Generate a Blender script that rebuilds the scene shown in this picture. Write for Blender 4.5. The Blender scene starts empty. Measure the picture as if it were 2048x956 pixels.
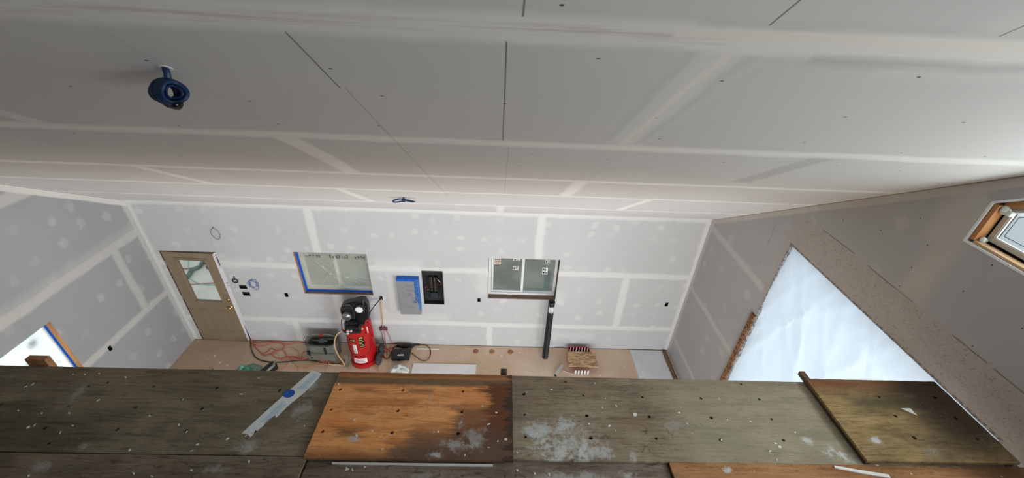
import bpy, bmesh, math, random
from mathutils import Vector, Matrix, geometry
C = bpy.context.scene.collection
R = math.radians
random.seed(7)

# ---------------------------------------------------------------- camera
FX, PITCH, ROLL, YAW = 826.594, 32.1519, 2.91164, -2.06893
EYE = (0.0, 0.0, 6.11024)
cd = bpy.data.cameras.new('camera'); cam = bpy.data.objects.new('camera', cd); C.objects.link(cam)
cd.sensor_fit = 'HORIZONTAL'; cd.sensor_width = 36.0; cd.lens = 36.0*FX/2048.0; cd.clip_start = 0.05; cd.clip_end = 200
_P, _R, _Y = R(PITCH), R(ROLL), R(YAW)
_f = Vector((-math.sin(_Y)*math.cos(_P), math.cos(_Y)*math.cos(_P), -math.sin(_P)))
_r0 = Vector((math.cos(_Y), math.sin(_Y), 0)); _u0 = _r0.cross(_f)
_r = _r0*math.cos(_R) + _u0*math.sin(_R); _u = -_r0*math.sin(_R) + _u0*math.cos(_R)
cam.matrix_world = Matrix(((_r.x, _u.x, -_f.x, EYE[0]), (_r.y, _u.y, -_f.y, EYE[1]), (_r.z, _u.z, -_f.z, EYE[2]), (0, 0, 0, 1)))
sc = bpy.context.scene
sc.camera = cam

# ---------------------------------------------------------------- light
sc.view_settings.view_transform = 'Standard'; sc.view_settings.look = 'None'
sc.view_settings.gamma = 1; sc.view_settings.exposure = 0.42; sc.view_settings.use_curve_mapping = False
SKY = 0.62            # overcast sky
DAY_SHEET = 0.33       # daylight behind the plastic covered opening
DAY_HIGH = 5.6        # daylight outside the high gable window, also scales the added rear fill
FILL_SIDE = 8.0         # fill from an added side bay, unseen under the platform
FILL_REAR = 9.5        # fill from made-up openings behind the camera
w = bpy.data.worlds.new('overcast'); sc.world = w; w.use_nodes = True
bg = w.node_tree.nodes['Background']; bg.inputs[0].default_value = (0.80, 0.90, 1.0, 1); bg.inputs[1].default_value = SKY
def daylight(name, loc, rot, sx, sy, rad, col=(0.965, 0.985, 1.0)):
    l = bpy.data.lights.new(name, 'AREA'); l.shape = 'RECTANGLE'; l.size = sx; l.size_y = sy
    l.energy = rad*math.pi*sx*sy; l.color = col
    o = bpy.data.objects.new(name, l); C.objects.link(o); o.location = loc; o.rotation_euler = rot
    return o
D, XL, XR, HF, SL = 5.7436, -5.7841, 3.4008, 2.9781, 0.66906   # far wall, side walls, eaves height, roof slope
YN = -4.2                                                       # wall behind the camera
def ceil_z(y): return HF + SL*(D-y) if y >= 0 else HF + SL*D + SL*y
daylight('daylight_patio_opening', (XR+0.75, 2.8, 1.85), (0, R(90), 0), 3.9, 3.0, DAY_SHEET)
daylight('daylight_gable_window', (XR+0.6, 1.35, 5.4), (0, R(90), 0), 2.2, 2.8, DAY_HIGH)
daylight('fill_gable_rear', (XR+0.6, -1.4, 5.2), (0, R(90), 0), 2.2, 2.8, DAY_HIGH*1.3)  # added fill at an invented gable window, lifts the near ceiling and planks
daylight('fill_rear_unseen', (0.82, YN-0.4, 2.0), (R(90), 0, 0), 3.5, 3.4, FILL_REAR)  # added fill from behind the camera, brightens the far wall
daylight('daylight_left_window', (XL-0.6, 3.3, 1.66), (0, R(-90), 0), 1.2, 1.7, 2.6, (.93, .97, 1))
daylight('fill_side_unseen', (XR+0.5, -0.9, 1.75), (0, R(90), 0), 3.1, 4.0, FILL_SIDE)  # added fill through an invented bay hidden below the platform
sc.cycles.max_bounces = 10; sc.cycles.diffuse_bounces = 6; sc.cycles.transparent_max_bounces = 12
sc.cycles.use_denoising = True; sc.cycles.use_adaptive_sampling = True; sc.cycles.adaptive_threshold = 0.02; sc.cycles.sample_clamp_indirect = 6.0; sc.cycles.caustics_reflective = False; sc.cycles.caustics_refractive = False

# ---------------------------------------------------------------- node helpers
class NT:
    def __init__(s, name, rough=0.85, spec=0.3):
        s.mat = bpy.data.materials.new(name); s.mat.use_nodes = True
        s.t = s.mat.node_tree; s.n = s.t.nodes; s.l = s.t.links
        s.b = s.n['Principled BSDF']; s.b.inputs['Roughness'].default_value = rough
        s.b.inputs['Specular IOR Level'].default_value = spec
        s._c = None
    def put(s, sock, v):
        if isinstance(v, bpy.types.NodeSocket): s.l.new(v, sock)
        else: sock.default_value = v
    def co(s):
        if s._c is None: s._c = s.n.new('ShaderNodeTexCoord').outputs['Object']
        return s._c
    def xyz(s, v=None):
        k = s.n.new('ShaderNodeSeparateXYZ'); s.l.new(v or s.co(), k.inputs[0]); return k.outputs
    def vec(s, x, y, z):
        k = s.n.new('ShaderNodeCombineXYZ')
        for i, v in enumerate((x, y, z)): s.put(k.inputs[i], v)
        return k.outputs[0]
    def m(s, op, a, b=0.0, c=0.0):
        k = s.n.new('ShaderNodeMath'); k.operation = op
        s.put(k.inputs[0], a); s.put(k.inputs[1], b); s.put(k.inputs[2], c); return k.outputs[0]
    def noise(s, v, scale, detail=3, rough=0.55, dist=0.0):
        k = s.n.new('ShaderNodeTexNoise'); s.l.new(v, k.inputs['Vector']); k.inputs['Scale'].default_value = scale
        k.inputs['Detail'].default_value = detail; k.inputs['Roughness'].default_value = rough; k.inputs['Distortion'].default_value = dist
        return k.outputs['Fac']
    def vor(s, v, scale, rnd=1.0, out='Distance'):
        k = s.n.new('ShaderNodeTexVoronoi'); k.voronoi_dimensions = '3D'; s.l.new(v, k.inputs['Vector'])
        k.inputs['Scale'].default_value = scale; k.inputs['Randomness'].default_value = rnd
        return k.outputs[out]
    def ss(s, v, a, b, x=0.0, y=1.0):
        k = s.n.new('ShaderNodeMapRange'); k.interpolation_type = 'SMOOTHSTEP'; s.put(k.inputs['Value'], v)
        k.inputs['From Min'].default_value = a; k.inputs['From Max'].default_value = b
        k.inputs['To Min'].default_value = x; k.inputs['To Max'].default_value = y; return k.outputs[0]
    def mix(s, f, a, b, mode='MIX'):
        k = s.n.new('ShaderNodeMix'); k.data_type = 'RGBA'; k.blend_type = mode
        s.put(k.inputs[0], f)
        for i, v in ((6, a), (7, b)):
            s.put(k.inputs[i], v if isinstance(v, bpy.types.NodeSocket) else (*v[:3], 1))
        return k.outputs[2]
    def bump(s, h, strength=0.3, dist=0.01):
        k = s.n.new('ShaderNodeBump'); k.inputs['Strength'].default_value = strength; k.inputs['Distance'].default_value = dist
        s.l.new(h, k.inputs['Height']); s.l.new(k.outputs[0], s.b.inputs['Normal'])
    def color(s, c): s.put(s.b.inputs['Base Color'], c if isinstance(c, bpy.types.NodeSocket) else (*c[:3], 1))
    def mx(s, *a):
        o = a[0]
        for k in a[1:]: o = s.m('MAXIMUM', o, k)
        return o

def band_group():
    g = bpy.data.node_groups.new('band', 'ShaderNodeTree')
    for n in ('U', 'V', 'cu', 'cv', 'hu', 'hv', 'soft'): g.interface.new_socket(n, in_out='INPUT', socket_type='NodeSocketFloat')
    g.interface.new_socket('Mask', in_out='OUTPUT', socket_type='NodeSocketFloat')
    i = g.nodes.new('NodeGroupInput'); o = g.nodes.new('NodeGroupOutput')
    def M(op, a, b=None):
        k = g.nodes.new('ShaderNodeMath'); k.operation = op; g.links.new(a, k.inputs[0])
        if b is not None: g.links.new(b, k.inputs[1])
        return k.outputs[0]
    I = {x.name: x for x in i.outputs}
    du = M('SUBTRACT', M('ABSOLUTE', M('SUBTRACT', I['U'], I['cu'])), I['hu'])
    dv = M('SUBTRACT', M('ABSOLUTE', M('SUBTRACT', I['V'], I['cv'])), I['hv'])
    d = M('MAXIMUM', du, dv)
    k = g.nodes.new('ShaderNodeMath'); k.operation = 'DIVIDE'; g.links.new(d, k.inputs[0]); g.links.new(I['soft'], k.inputs[1])
    k2 = g.nodes.new('ShaderNodeMath'); k2.operation = 'MULTIPLY_ADD'; k2.use_clamp = True
    g.links.new(k.outputs[0], k2.inputs[0]); k2.inputs[1].default_value = -0.5; k2.inputs[2].default_value = 0.5
    g.links.new(k2.outputs[0], o.inputs[0]); return g
BAND = band_group()
def bands(t, u, v, rects, soft=0.012):
    """soft edged rectangles (u0,u1,v0,v1[,strength]) on the plane (u,v)"""
    out = None
    for r in rects:
        k = t.n.new('ShaderNodeGroup'); k.node_tree = BAND
        t.put(k.inputs['U'], u); t.put(k.inputs['V'], v)
        k.inputs['cu'].default_value = (r[0]+r[1])/2; k.inputs['hu'].default_value = abs(r[1]-r[0])/2
        k.inputs['cv'].default_value = (r[2]+r[3])/2; k.inputs['hv'].default_value = abs(r[3]-r[2])/2
        k.inputs['soft'].default_value = soft
        o = k.outputs[0]
        if len(r) > 4: o = t.m('MULTIPLY', o, r[4])
        out = o if out is None else t.m('MAXIMUM', out, o)
    return out

def plain(name, col, rough=0.6, spec=0.4, metal=0.0, var=0.0, scale=8.0, bump=0.0):
    t = NT(name, rough, spec); t.b.inputs['Metallic'].default_value = metal
    nz = t.noise(t.co(), scale, 4)
    a = tuple(c*(1-var) for c in col); b = tuple(min(1, c*(1+var)) for c in col)
    t.color(t.mix(t.ss(nz, 0.35, 0.65), a, b))
    if bump: t.bump(nz, bump, 0.01)
    return t.mat

def drywall(name, axes, joints, hazy=(), dots=True, smears=(0.36, 0.33), base=(0.56, 0.56, 0.575), mud=(0.72, 0.715, 0.69), lines=(), dark=(), extra=None, off=(0.1, 0.2), tan=()):
    t = NT(name, 0.9, 0.2)
    o = t.xyz(); U, V = o[axes[0]], o[axes[1]]
    wob = t.m('MULTIPLY', t.m('SUBTRACT', t.noise(t.co(), 2.3, 4, 0.6), 0.5), 0.07)
    wob2 = t.m('MULTIPLY', t.m('SUBTRACT', t.noise(t.co(), 3.1, 4, 0.6, 0.3), 0.5), 0.06)
    Uw, Vw = t.m('ADD', U, wob2), t.m('ADD', V, wob)
    bm_ = bands(t, Uw, Vw, joints, 0.02)
    paper = t.mix(t.noise(t.co(), 1.3, 3), tuple(c*0.95 for c in base), tuple(c*1.05 for c in base))
    streak = t.noise(t.vec(t.m('MULTIPLY', U, 1.5), t.m('MULTIPLY', V, 22), 0.0), 1.0, 3)
    mudc = t.mix(streak, tuple(c*0.93 for c in mud), tuple(min(1, c*1.05) for c in mud))
    col = paper
    if smears:
        v2 = t.vec(t.m('DIVIDE', t.m('ADD', U, off[0]), smears[0]), t.m('DIVIDE', t.m('ADD', V, off[1]), smears[1]), 0.37)
        k = t.n.new('ShaderNodeTexVoronoi'); k.voronoi_dimensions = '2D'; k.inputs['Scale'].default_value = 1; k.inputs['Randomness'].default_value = 0.62
        dn = t.m('ADD', v2 and t.m('MULTIPLY', t.m('SUBTRACT', t.noise(t.co(), 11, 4), 0.5), 0.42), 0.0)
        t.l.new(v2, k.inputs['Vector']); dd = t.m('ADD', k.outputs['Distance'], dn)
        amt = t.ss(t.xyz(k.outputs['Color'])[0], 0.1, 0.9, 0.0, 0.5)
        col = t.mix(t.m('MULTIPLY', t.ss(dd, 0.22, 0.10), amt), col, mud)
    if hazy: col = t.mix(t.m('MULTIPLY', bands(t, Uw, Vw, hazy, 0.06), 0.45), col, mud)
    col = t.mix(bm_, col, mudc)
    if tan: col = t.mix(t.m('MULTIPLY', bands(t, Uw, Vw, tan, 0.03), t.ss(streak, 0.3, 0.62)), col, (mud[0]*1.0, mud[1]*0.93, mud[2]*0.82))
    if dark: col = t.mix(bands(t, Uw, Vw, dark, 0.02), col, tuple(c*0.80 for c in base))
    if dots:
        k = t.n.new('ShaderNodeTexVoronoi'); k.voronoi_dimensions = '2D'; k.inputs['Scale'].default_value = 1; k.inputs['Randomness'].default_value = 0.5
        t.l.new(t.vec(t.m('DIVIDE', U, 0.62), t.m('DIVIDE', V, 0.33), 0.0), k.inputs['Vector'])
        du = t.m('MULTIPLY', k.outputs['Distance'], 1.0)
        col = t.mix(t.m('MULTIPLY', t.ss(du, 0.014, 0.008), 0.9), col, (0.03, 0.03, 0.03))
    if lines:
        wl = t.m('MULTIPLY', t.m('SUBTRACT', t.noise(t.co(), 1.2, 2), 0.5), 0.012)
        lm = bands(t, t.m('ADD', U, wl), t.m('ADD', V, wl), lines, 0.0025)
        col = t.mix(lm, col, (0.07, 0.065, 0.06))
    if extra: col = extra(t, U, V, col)
    t.color(col)
    t.bump(t.m('ADD', bm_, t.m('MULTIPLY', t.noise(t.co(), 40, 3), 0.1)), 0.12, 0.01)
    return t.mat

# ---------------------------------------------------------------- mesh helpers
def mesh_obj(name, bm, mat=None, parent=None, smooth=False):
    me = bpy.data.meshes.new(name); bm.normal_update(); bm.to_mesh(me); bm.free()
    for m in (mat if isinstance(mat, (list, tuple)) else [mat]):
        if m: me.materials.append(m)
    if smooth:
        for p in me.polygons: p.use_smooth = True
    o = bpy.data.objects.new(name, me); C.objects.link(o)
    if parent: o.parent = parent
    return o
def tag(o, label=None, cat=None, group=None, kind=None):
    if label: o['label'] = label
    if cat: o['category'] = cat
    if group: o['group'] = group
    if kind: o['kind'] = kind
    return o
def empty(name, loc=(0, 0, 0), label=None, cat=None, group=None, kind=None, rz=0):
    o = bpy.data.objects.new(name, None); C.objects.link(o); o.location = loc; o.rotation_euler.z = rz
    o.empty_display_size = 0.1
    return tag(o, label, cat, group, kind)
def BM(): return bmesh.new()
def box(bm, a, b, mi=0, bev=0.0, M=None):
    r = bmesh.ops.create_cube(bm, size=1); vs = r['verts']
    for v in vs:
        v.co = Vector(((a[0]+b[0])/2 + v.co.x*(b[0]-a[0]), (a[1]+b[1])/2 + v.co.y*(b[1]-a[1]), (a[2]+b[2])/2 + v.co.z*(b[2]-a[2])))
    fs = {f for v in vs for f in v.link_faces}
    for f in fs: f.material_index = mi
    if bev:
        es = list({e for v in vs for e in v.link_edges})
        rr = bmesh.ops.bevel(bm, geom=es, offset=bev, segments=2, affect='EDGES', profile=0.7)
        vs = list({v for f in rr['faces'] for v in f.verts} | {v for v in vs if v.is_valid})
    if M is not None: bmesh.ops.transform(bm, matrix=M, verts=vs)
    return vs
def cyl(bm, a, b, r, r2=None, seg=20, caps=True, mi=0):
    a, b = Vector(a), Vector(b); d = b-a; L = d.length
    q = d.to_track_quat('Z', 'Y').to_matrix().to_4x4(); q.translation = (a+b)/2
    rr = bmesh.ops.create_cone(bm, cap_ends=caps, segments=seg, radius1=r, radius2=r if r2 is None else r2, depth=L, matrix=q)
    for f in {f for v in rr['verts'] for f in v.link_faces}: f.material_index = mi
    return rr['verts']
def lathe(bm, prof, c=(0, 0, 0), seg=32, mi=0, axis='Z', a0=0.0):
    rings = []
    for (r, z) in prof:
        ring = []
        for i in range(seg):
            a = 2*math.pi*i/seg + a0
            p = Vector((r*math.cos(a), r*math.sin(a), z))
            if axis == 'Y': p = Vector((p.x, p.z, p.y))
            if axis == 'X': p = Vector((p.z, p.y, p.x))
            ring.append(bm.verts.new(Vector(c)+p))
        rings.append(ring)
    for k in range(len(rings)-1):
        for i in range(seg):
            j = (i+1) % seg
            f = bm.faces.new((rings[k][i], rings[k][j], rings[k+1][j], rings[k+1][i])); f.material_index = mi
    for ring in (rings[0], rings[-1]):
        try: bm.faces.new(ring).material_index = mi
        except ValueError: pass
    return rings
def spline(pts, n=6, closed=False):
    P = [Vector(p) for p in pts]; out = []
    N = len(P); rng = N if closed else N-1
    for i in range(rng):
        p0 = P[(i-1) % N] if closed or i > 0 else P[0]*2-P[1]
        p1, p2 = P[i], P[(i+1) % N]
        p3 = P[(i+2) % N] if closed or i+2 < N else P[-1]*2-P[-2]
        for k in range(n):
            s = k/n
            out.append(0.5*((2*p1)+(p2-p0)*s+(2*p0-5*p1+4*p2-p3)*s*s+(3*p1-p0-3*p2+p3)*s**3))
    if not closed: out.append(P[-1])
    return out
def tube(bm, pts, r, seg=8, closed=False, mi=0, flat=1.0):
    P = [Vector(p) for p in pts]; N = len(P); rings = []
    t0 = (P[1]-P[0]).normalized(); nrm = t0.orthogonal().normalized()
    for i in range(N):
        if closed: t = (P[(i+1) % N]-P[i-1])
        else: t = P[min(i+1, N-1)]-P[max(i-1, 0)]
        t = t.normalized() if t.length > 1e-9 else t0
        nrm = (nrm - t*nrm.dot(t))
        nrm = nrm.normalized() if nrm.length > 1e-6 else t.orthogonal().normalized()
        b = t.cross(nrm)
        rings.append([bm.verts.new(P[i]+nrm*math.cos(2*math.pi*k/seg)*r+b*math.sin(2*math.pi*k/seg)*r*flat) for k in range(seg)])
    for i in range(N if closed else N-1):
        A, B = rings[i], rings[(i+1) % N]
        for k in range(seg):
            j = (k+1) % seg; bm.faces.new((A[k], A[j], B[j], B[k])).material_index = mi
    if not closed:
        bm.faces.new(rings[0][::-1]).material_index = mi; bm.faces.new(rings[-1]).material_index = mi
def hose(name, pts, r, mat, parent=None, seg=8, n=6, closed=False):
    bm = BM(); tube(bm, spline(pts, n, closed), r, seg, closed); return mesh_obj(name, bm, mat, parent, True)
def plate(bm, plane, outer, holes, w0, w1, mi=0):
    """polygon with holes given in two axes, extruded along the third. plane 'xz','yz','xy'"""
    ax = {'xz': (0, 2, 1), 'yz': (1, 2, 0), 'xy': (0, 1, 2)}[plane]
    def P(u, v, w_):
        q = [0, 0, 0]; q[ax[0]] = u; q[ax[1]] = v; q[ax[2]] = w_; return Vector(q)
    loops = [outer]+list(holes)
    tri = geometry.tessellate_polygon([[Vector((u, v, 0)) for u, v in lp] for lp in loops])
    flat = [p for lp in loops for p in lp]
    va = [bm.verts.new(P(u, v, w0)) for u, v in flat]; vb = [bm.verts.new(P(u, v, w1)) for u, v in flat]
    for a, b, c in tri:
        try:
            bm.faces.new((va[a], va[b], va[c])).material_index = mi; bm.faces.new((vb[c], vb[b], vb[a])).material_index = mi
        except ValueError: pass
    k = 0
    for lp in loops:
        n = len(lp)
        for i in range(n):
            a, b = k+i, k+(i+1) % n
            bm.faces.new((va[a], va[b], vb[b], vb[a])).material_index = mi
        k += n
    bmesh.ops.recalc_face_normals(bm, faces=bm.faces)
def rect(u0, u1, v0, v1): return [(u0, v0), (u1, v0), (u1, v1), (u0, v1)]
def ngon(u, v, r, n=10, ph=0.0): return [(u+r*math.cos(2*math.pi*i/n+ph), v+r*math.sin(2*math.pi*i/n+ph)) for i in range(n)]

# ---------------------------------------------------------------- shared materials
M_vinyl = plain('white_vinyl', (0.80, 0.81, 0.83), 0.35, 0.5, var=0.02)
M_almond = plain('almond_vinyl', (0.50, 0.47, 0.42), 0.4, 0.5, var=0.03)
M_black = plain('black_plastic', (0.012, 0.012, 0.013), 0.45, 0.4, var=0.2)
M_dark = plain('gap_shade', (0.012, 0.011, 0.010), 0.9, 0.1, var=0.2)  # near-black that stands in for shade inside gaps
M_tape = plain('blue_tape', (0.015, 0.13, 0.58), 0.6, 0.3, var=0.12, scale=14)
M_metal = plain('bare_metal', (0.55, 0.55, 0.56), 0.35, 0.5, 1.0, 0.05)
M_brass = plain('brass', (0.75, 0.48, 0.14), 0.25, 0.5, 1.0, 0.08)
M_white = plain('white_plaster', (0.78, 0.78, 0.76), 0.85, 0.2, var=0.04, scale=20, bump=0.3)
M_paperw = plain('white_paper', (0.80, 0.81, 0.80), 0.8, 0.2, var=0.03)
M_bluew = plain('blue_cable', (0.010, 0.035, 0.11), 0.42, 0.4, var=0.15)
M_foam = plain('spray_foam', (0.72, 0.76, 0.72), 0.9, 0.2, var=0.1, scale=30, bump=0.8)
def wood(name, a, b, axis=2, dens=14, rough=0.75, knots=0.0):
    t = NT(name, rough, 0.25); o = list(t.xyz()); s = [dens]*3; s[axis] = dens*0.08
    v = t.vec(t.m('MULTIPLY', o[0], s[0]), t.m('MULTIPLY', o[1], s[1]), t.m('MULTIPLY', o[2], s[2]))
    g = t.noise(v, 1.6, 5, 0.6, 0.6)
    c = t.mix(t.ss(g, 0.3, 0.7), a, b)
    d = t.noise(t.co(), 3, 3)
    c = t.mix(t.m('MULTIPLY', t.ss(d, 0.55, 0.75), 0.5), c, tuple(x*0.4 for x in a))
    t.color(c); t.bump(g, 0.25, 0.004); return t.mat
M_stud = wood('framing_lumber', (0.30, 0.135, 0.06), (0.50, 0.26, 0.13), 2)
M_studh = wood('framing_lumber_flat', (0.13, 0.085, 0.06), (0.28, 0.19, 0.13), 0)
M_studdark = wood('weathered_lumber', (0.05, 0.035, 0.025), (0.14, 0.09, 0.06), 1)
M_fir = wood('pale_fir', (0.52, 0.33, 0.18), (0.68, 0.48, 0.30), 1)
M_firo = wood('orange_fir', (0.42, 0.19, 0.07), (0.58, 0.30, 0.13), 2)
def osb(name, a=(0.30, 0.17, 0.085), b=(0.62, 0.42, 0.24), sc_=26):
    t = NT(name, 0.8, 0.2)
    o = t.xyz(); v = t.vec(t.m('MULTIPLY', o[0], 0.32), o[1], o[2])
    k = t.n.new('ShaderNodeTexVoronoi'); k.inputs['Scale'].default_value = sc_*1.7; t.l.new(v, k.inputs['Vector'])
    f = t.xyz(k.outputs['Color'])[0]; n = t.noise(v, sc_*1.5, 4, 0.6, 1.2)
    f = t.m('ADD', t.m('MULTIPLY', f, 0.4), t.m('MULTIPLY', n, 0.6))
    t.color(t.mix(t.ss(f, 0.3, 0.65), a, b)); t.bump(f, 0.4, 0.004); return t.mat
M_osb = osb('strand_board')
M_osbdark = osb('strand_board_weathered', (0.10, 0.045, 0.025), (0.34, 0.18, 0.10))
def glass(name, tint=(0.86, 0.89, 0.87), gloss=0.08, haze=0.0, hazecol=(0.6, 0.62, 0.55)):
    m = bpy.data.materials.new(name); m.use_nodes = True; n = m.node_tree.nodes; l = m.node_tree.links
    n.remove(n['Principled BSDF']); out = n['Material Output']
    tr = n.new('ShaderNodeBsdfTransparent'); tr.inputs[0].default_value = (*tint, 1)
    gl = n.new('ShaderNodeBsdfGlossy'); gl.inputs['Roughness'].default_value = 0.03
    fr = n.new('ShaderNodeLayerWeight'); fr.inputs[0].default_value = 0.25
    mm = n.new('ShaderNodeMath'); mm.operation = 'MULTIPLY_ADD'; l.new(fr.outputs['Facing'], mm.inputs[0]); mm.inputs[1].default_value = 0.25; mm.inputs[2].default_value = gloss
    mx = n.new('ShaderNodeMixShader'); l.new(mm.outputs[0], mx.inputs[0]); l.new(tr.outputs[0], mx.inputs[1]); l.new(gl.outputs[0], mx.inputs[2])
    if haze:
        df = n.new('ShaderNodeBsdfDiffuse'); df.inputs[0].default_value = (*hazecol, 1)
        tl = n.new('ShaderNodeBsdfTranslucent'); tl.inputs[0].default_value = (*hazecol, 1)
        a = n.new('ShaderNodeMixShader'); l.new(df.outputs[0], a.inputs[1]); l.new(tl.outputs[0], a.inputs[2])
        b = n.new('ShaderNodeMixShader'); b.inputs[0].default_value = haze; l.new(mx.outputs[0], b.inputs[1]); l.new(a.outputs[0], b.inputs[2]); mx = b
    l.new(mx.outputs[0], out.inputs[0]); return m
M_glass = glass('window_glass')
M_glass_door = glass('door_glass', (0.95, 0.97, 0.95), 0.03)
def film(name, col, trans=0.35, bumpscale=3.0, stretch=(1, 1, 1), bs=0.6, wt=0.7, gloss=0.10):
    m = bpy.data.materials.new(name); m.use_nodes = True; n = m.node_tree.nodes; l = m.node_tree.links
    n.remove(n['Principled BSDF']); out = n['Material Output']
    tc = n.new('ShaderNodeTexCoord'); mp = n.new('ShaderNodeMapping'); mp.inputs['Scale'].default_value = stretch; l.new(tc.outputs['Object'], mp.inputs[0])
    nz = n.new('ShaderNodeTexNoise'); nz.inputs['Scale'].default_value = bumpscale; nz.inputs['Detail'].default_value = 5; nz.inputs['Distortion'].default_value = 1.5; l.new(mp.outputs[0], nz.inputs['Vector'])
    bp = n.new('ShaderNodeBump'); bp.inputs['Strength'].default_value = bs; bp.inputs['Distance'].default_value = 0.05; l.new(nz.outputs['Fac'], bp.inputs['Height'])
    tr = n.new('ShaderNodeBsdfTransparent'); tr.inputs[0].default_value = (*col, 1)
    tl = n.new('ShaderNodeBsdfTranslucent'); tl.inputs[0].default_value = (*col, 1); l.new(bp.outputs[0], tl.inputs['Normal'])
    df = n.new('ShaderNodeBsdfDiffuse'); df.inputs[0].default_value = (*col, 1); l.new(bp.outputs[0], df.inputs['Normal'])
    gl = n.new('ShaderNodeBsdfGlossy'); gl.inputs['Roughness'].default_value = 0.18; l.new(bp.outputs[0], gl.inputs['Normal'])
    a = n.new('ShaderNodeMixShader'); a.inputs[0].default_value = wt; l.new(df.outputs[0], a.inputs[1]); l.new(tl.outputs[0], a.inputs[2])
    b = n.new('ShaderNodeMixShader'); b.inputs[0].default_value = trans; l.new(a.outputs[0], b.inputs[1]); l.new(tr.outputs[0], b.inputs[2])
    c = n.new('ShaderNodeMixShader'); c.inputs[0].default_value = gloss; l.new(b.outputs[0], c.inputs[1]); l.new(gl.outputs[0], c.inputs[2])
    l.new(c.outputs[0], out.inputs[0]); return m

# ================================================================ the setting
T = 0.2
OPEN_Y0, OPEN_Y1, OPEN_Z = 1.60, 4.02, 3.625     # plastic covered patio opening, right wall
boxes_far = [(-4.475, 1.325, .13, .085), (-4.465, 1.172, .13, .085), (-3.763, 1.168, .06, .095), (-2.093, 1.157, .06, .095), (-0.333, 1.172, .055, .085), (3.098, 1.186, .06, .09)]
W1 = (-3.437, -2.220, 1.212, 2.108); W2 = (-0.177, 1.046, 1.215, 2.108); PANEL = (-1.327, -0.957, 1.048, 1.80)
DOOR = (-5.632, -4.700, 2.055)

def corner_shade(t): pass
far_joints = [(XL, XR, 1.76, 1.87), (XL, XR, .52, .62), (-3.09, -2.96, 1.81, 2.98), (-3.83, -3.71, .0, .57), (0.60, 0.73, 1.81, 2.98),
              (-2.95, -2.8, .57, 1.2, .7), (2.19, 2.32, .57, 1.81), (-0.19, -0.08, .0, .57), (XL, XL+.07, 0, 3), (XR-.07, XR, 0, 3), (XL, XR, 2.925, 3.0), (-1.95, -1.85, .85, 1.7, .4)]
def far_extra(t, U, V, col):
    gap = t.ss(V, 0.010, 0.006); return t.mix(gap, col, (0.03, 0.025, 0.02))  # shade in the gap at the floor, painted as a dark band
m_far = drywall('drywall_far', (0, 2), far_joints, [(-2.1, -1.3, 1.7, 2.0), (-0.35, -0.15, 1.3, 1.9), (1.0, 1.2, 1.1, 1.4), (0.9, 1.9, .25, .42), (-2.1, -0.9, .62, .80), (-4.8, -4.2, 1.7, 1.95)],
                dots=False, base=(0.56, 0.57, 0.575), mud=(0.71, 0.72, 0.71), extra=far_extra)
left_joints = [(1, D, 2.37, 2.51), (1, D, 1.17, 1.28), (1, D, 3.60, 3.74), (5.15, 5.28, 1.25, 2.45), (D-.07, D, 0, 3), (4.50, 4.63, 3.66, 4.3)]
def eave_band(t, U, V, col, c=(0.70, 0.69, 0.66), wdt=0.10):
    d = t.m('SUBTRACT', t.m('ADD', HF, t.m('MULTIPLY', t.m('SUBTRACT', D, U), SL)), V)
    wob = t.m('MULTIPLY', t.m('SUBTRACT', t.noise(t.co(), 2.5, 3), 0.5), 0.03)
    col = t.mix(t.ss(t.m('ADD', d, wob), wdt+.015, wdt-.015), col, c)
    return t.mix(t.ss(d, 0.012, 0.004), col, (c[0]*.45, c[1]*.43, c[2]*.4))
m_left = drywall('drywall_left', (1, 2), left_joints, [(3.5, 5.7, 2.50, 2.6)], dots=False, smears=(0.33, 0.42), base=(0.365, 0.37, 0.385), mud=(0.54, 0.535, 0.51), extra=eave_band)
right_joints = [(4.02, D, 2.83, 2.93, .8), (4.1, D, 1.61, 1.70, .8), (4.1, D, .40, .48, .8), (D-.08, D, 0, 3)]
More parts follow.
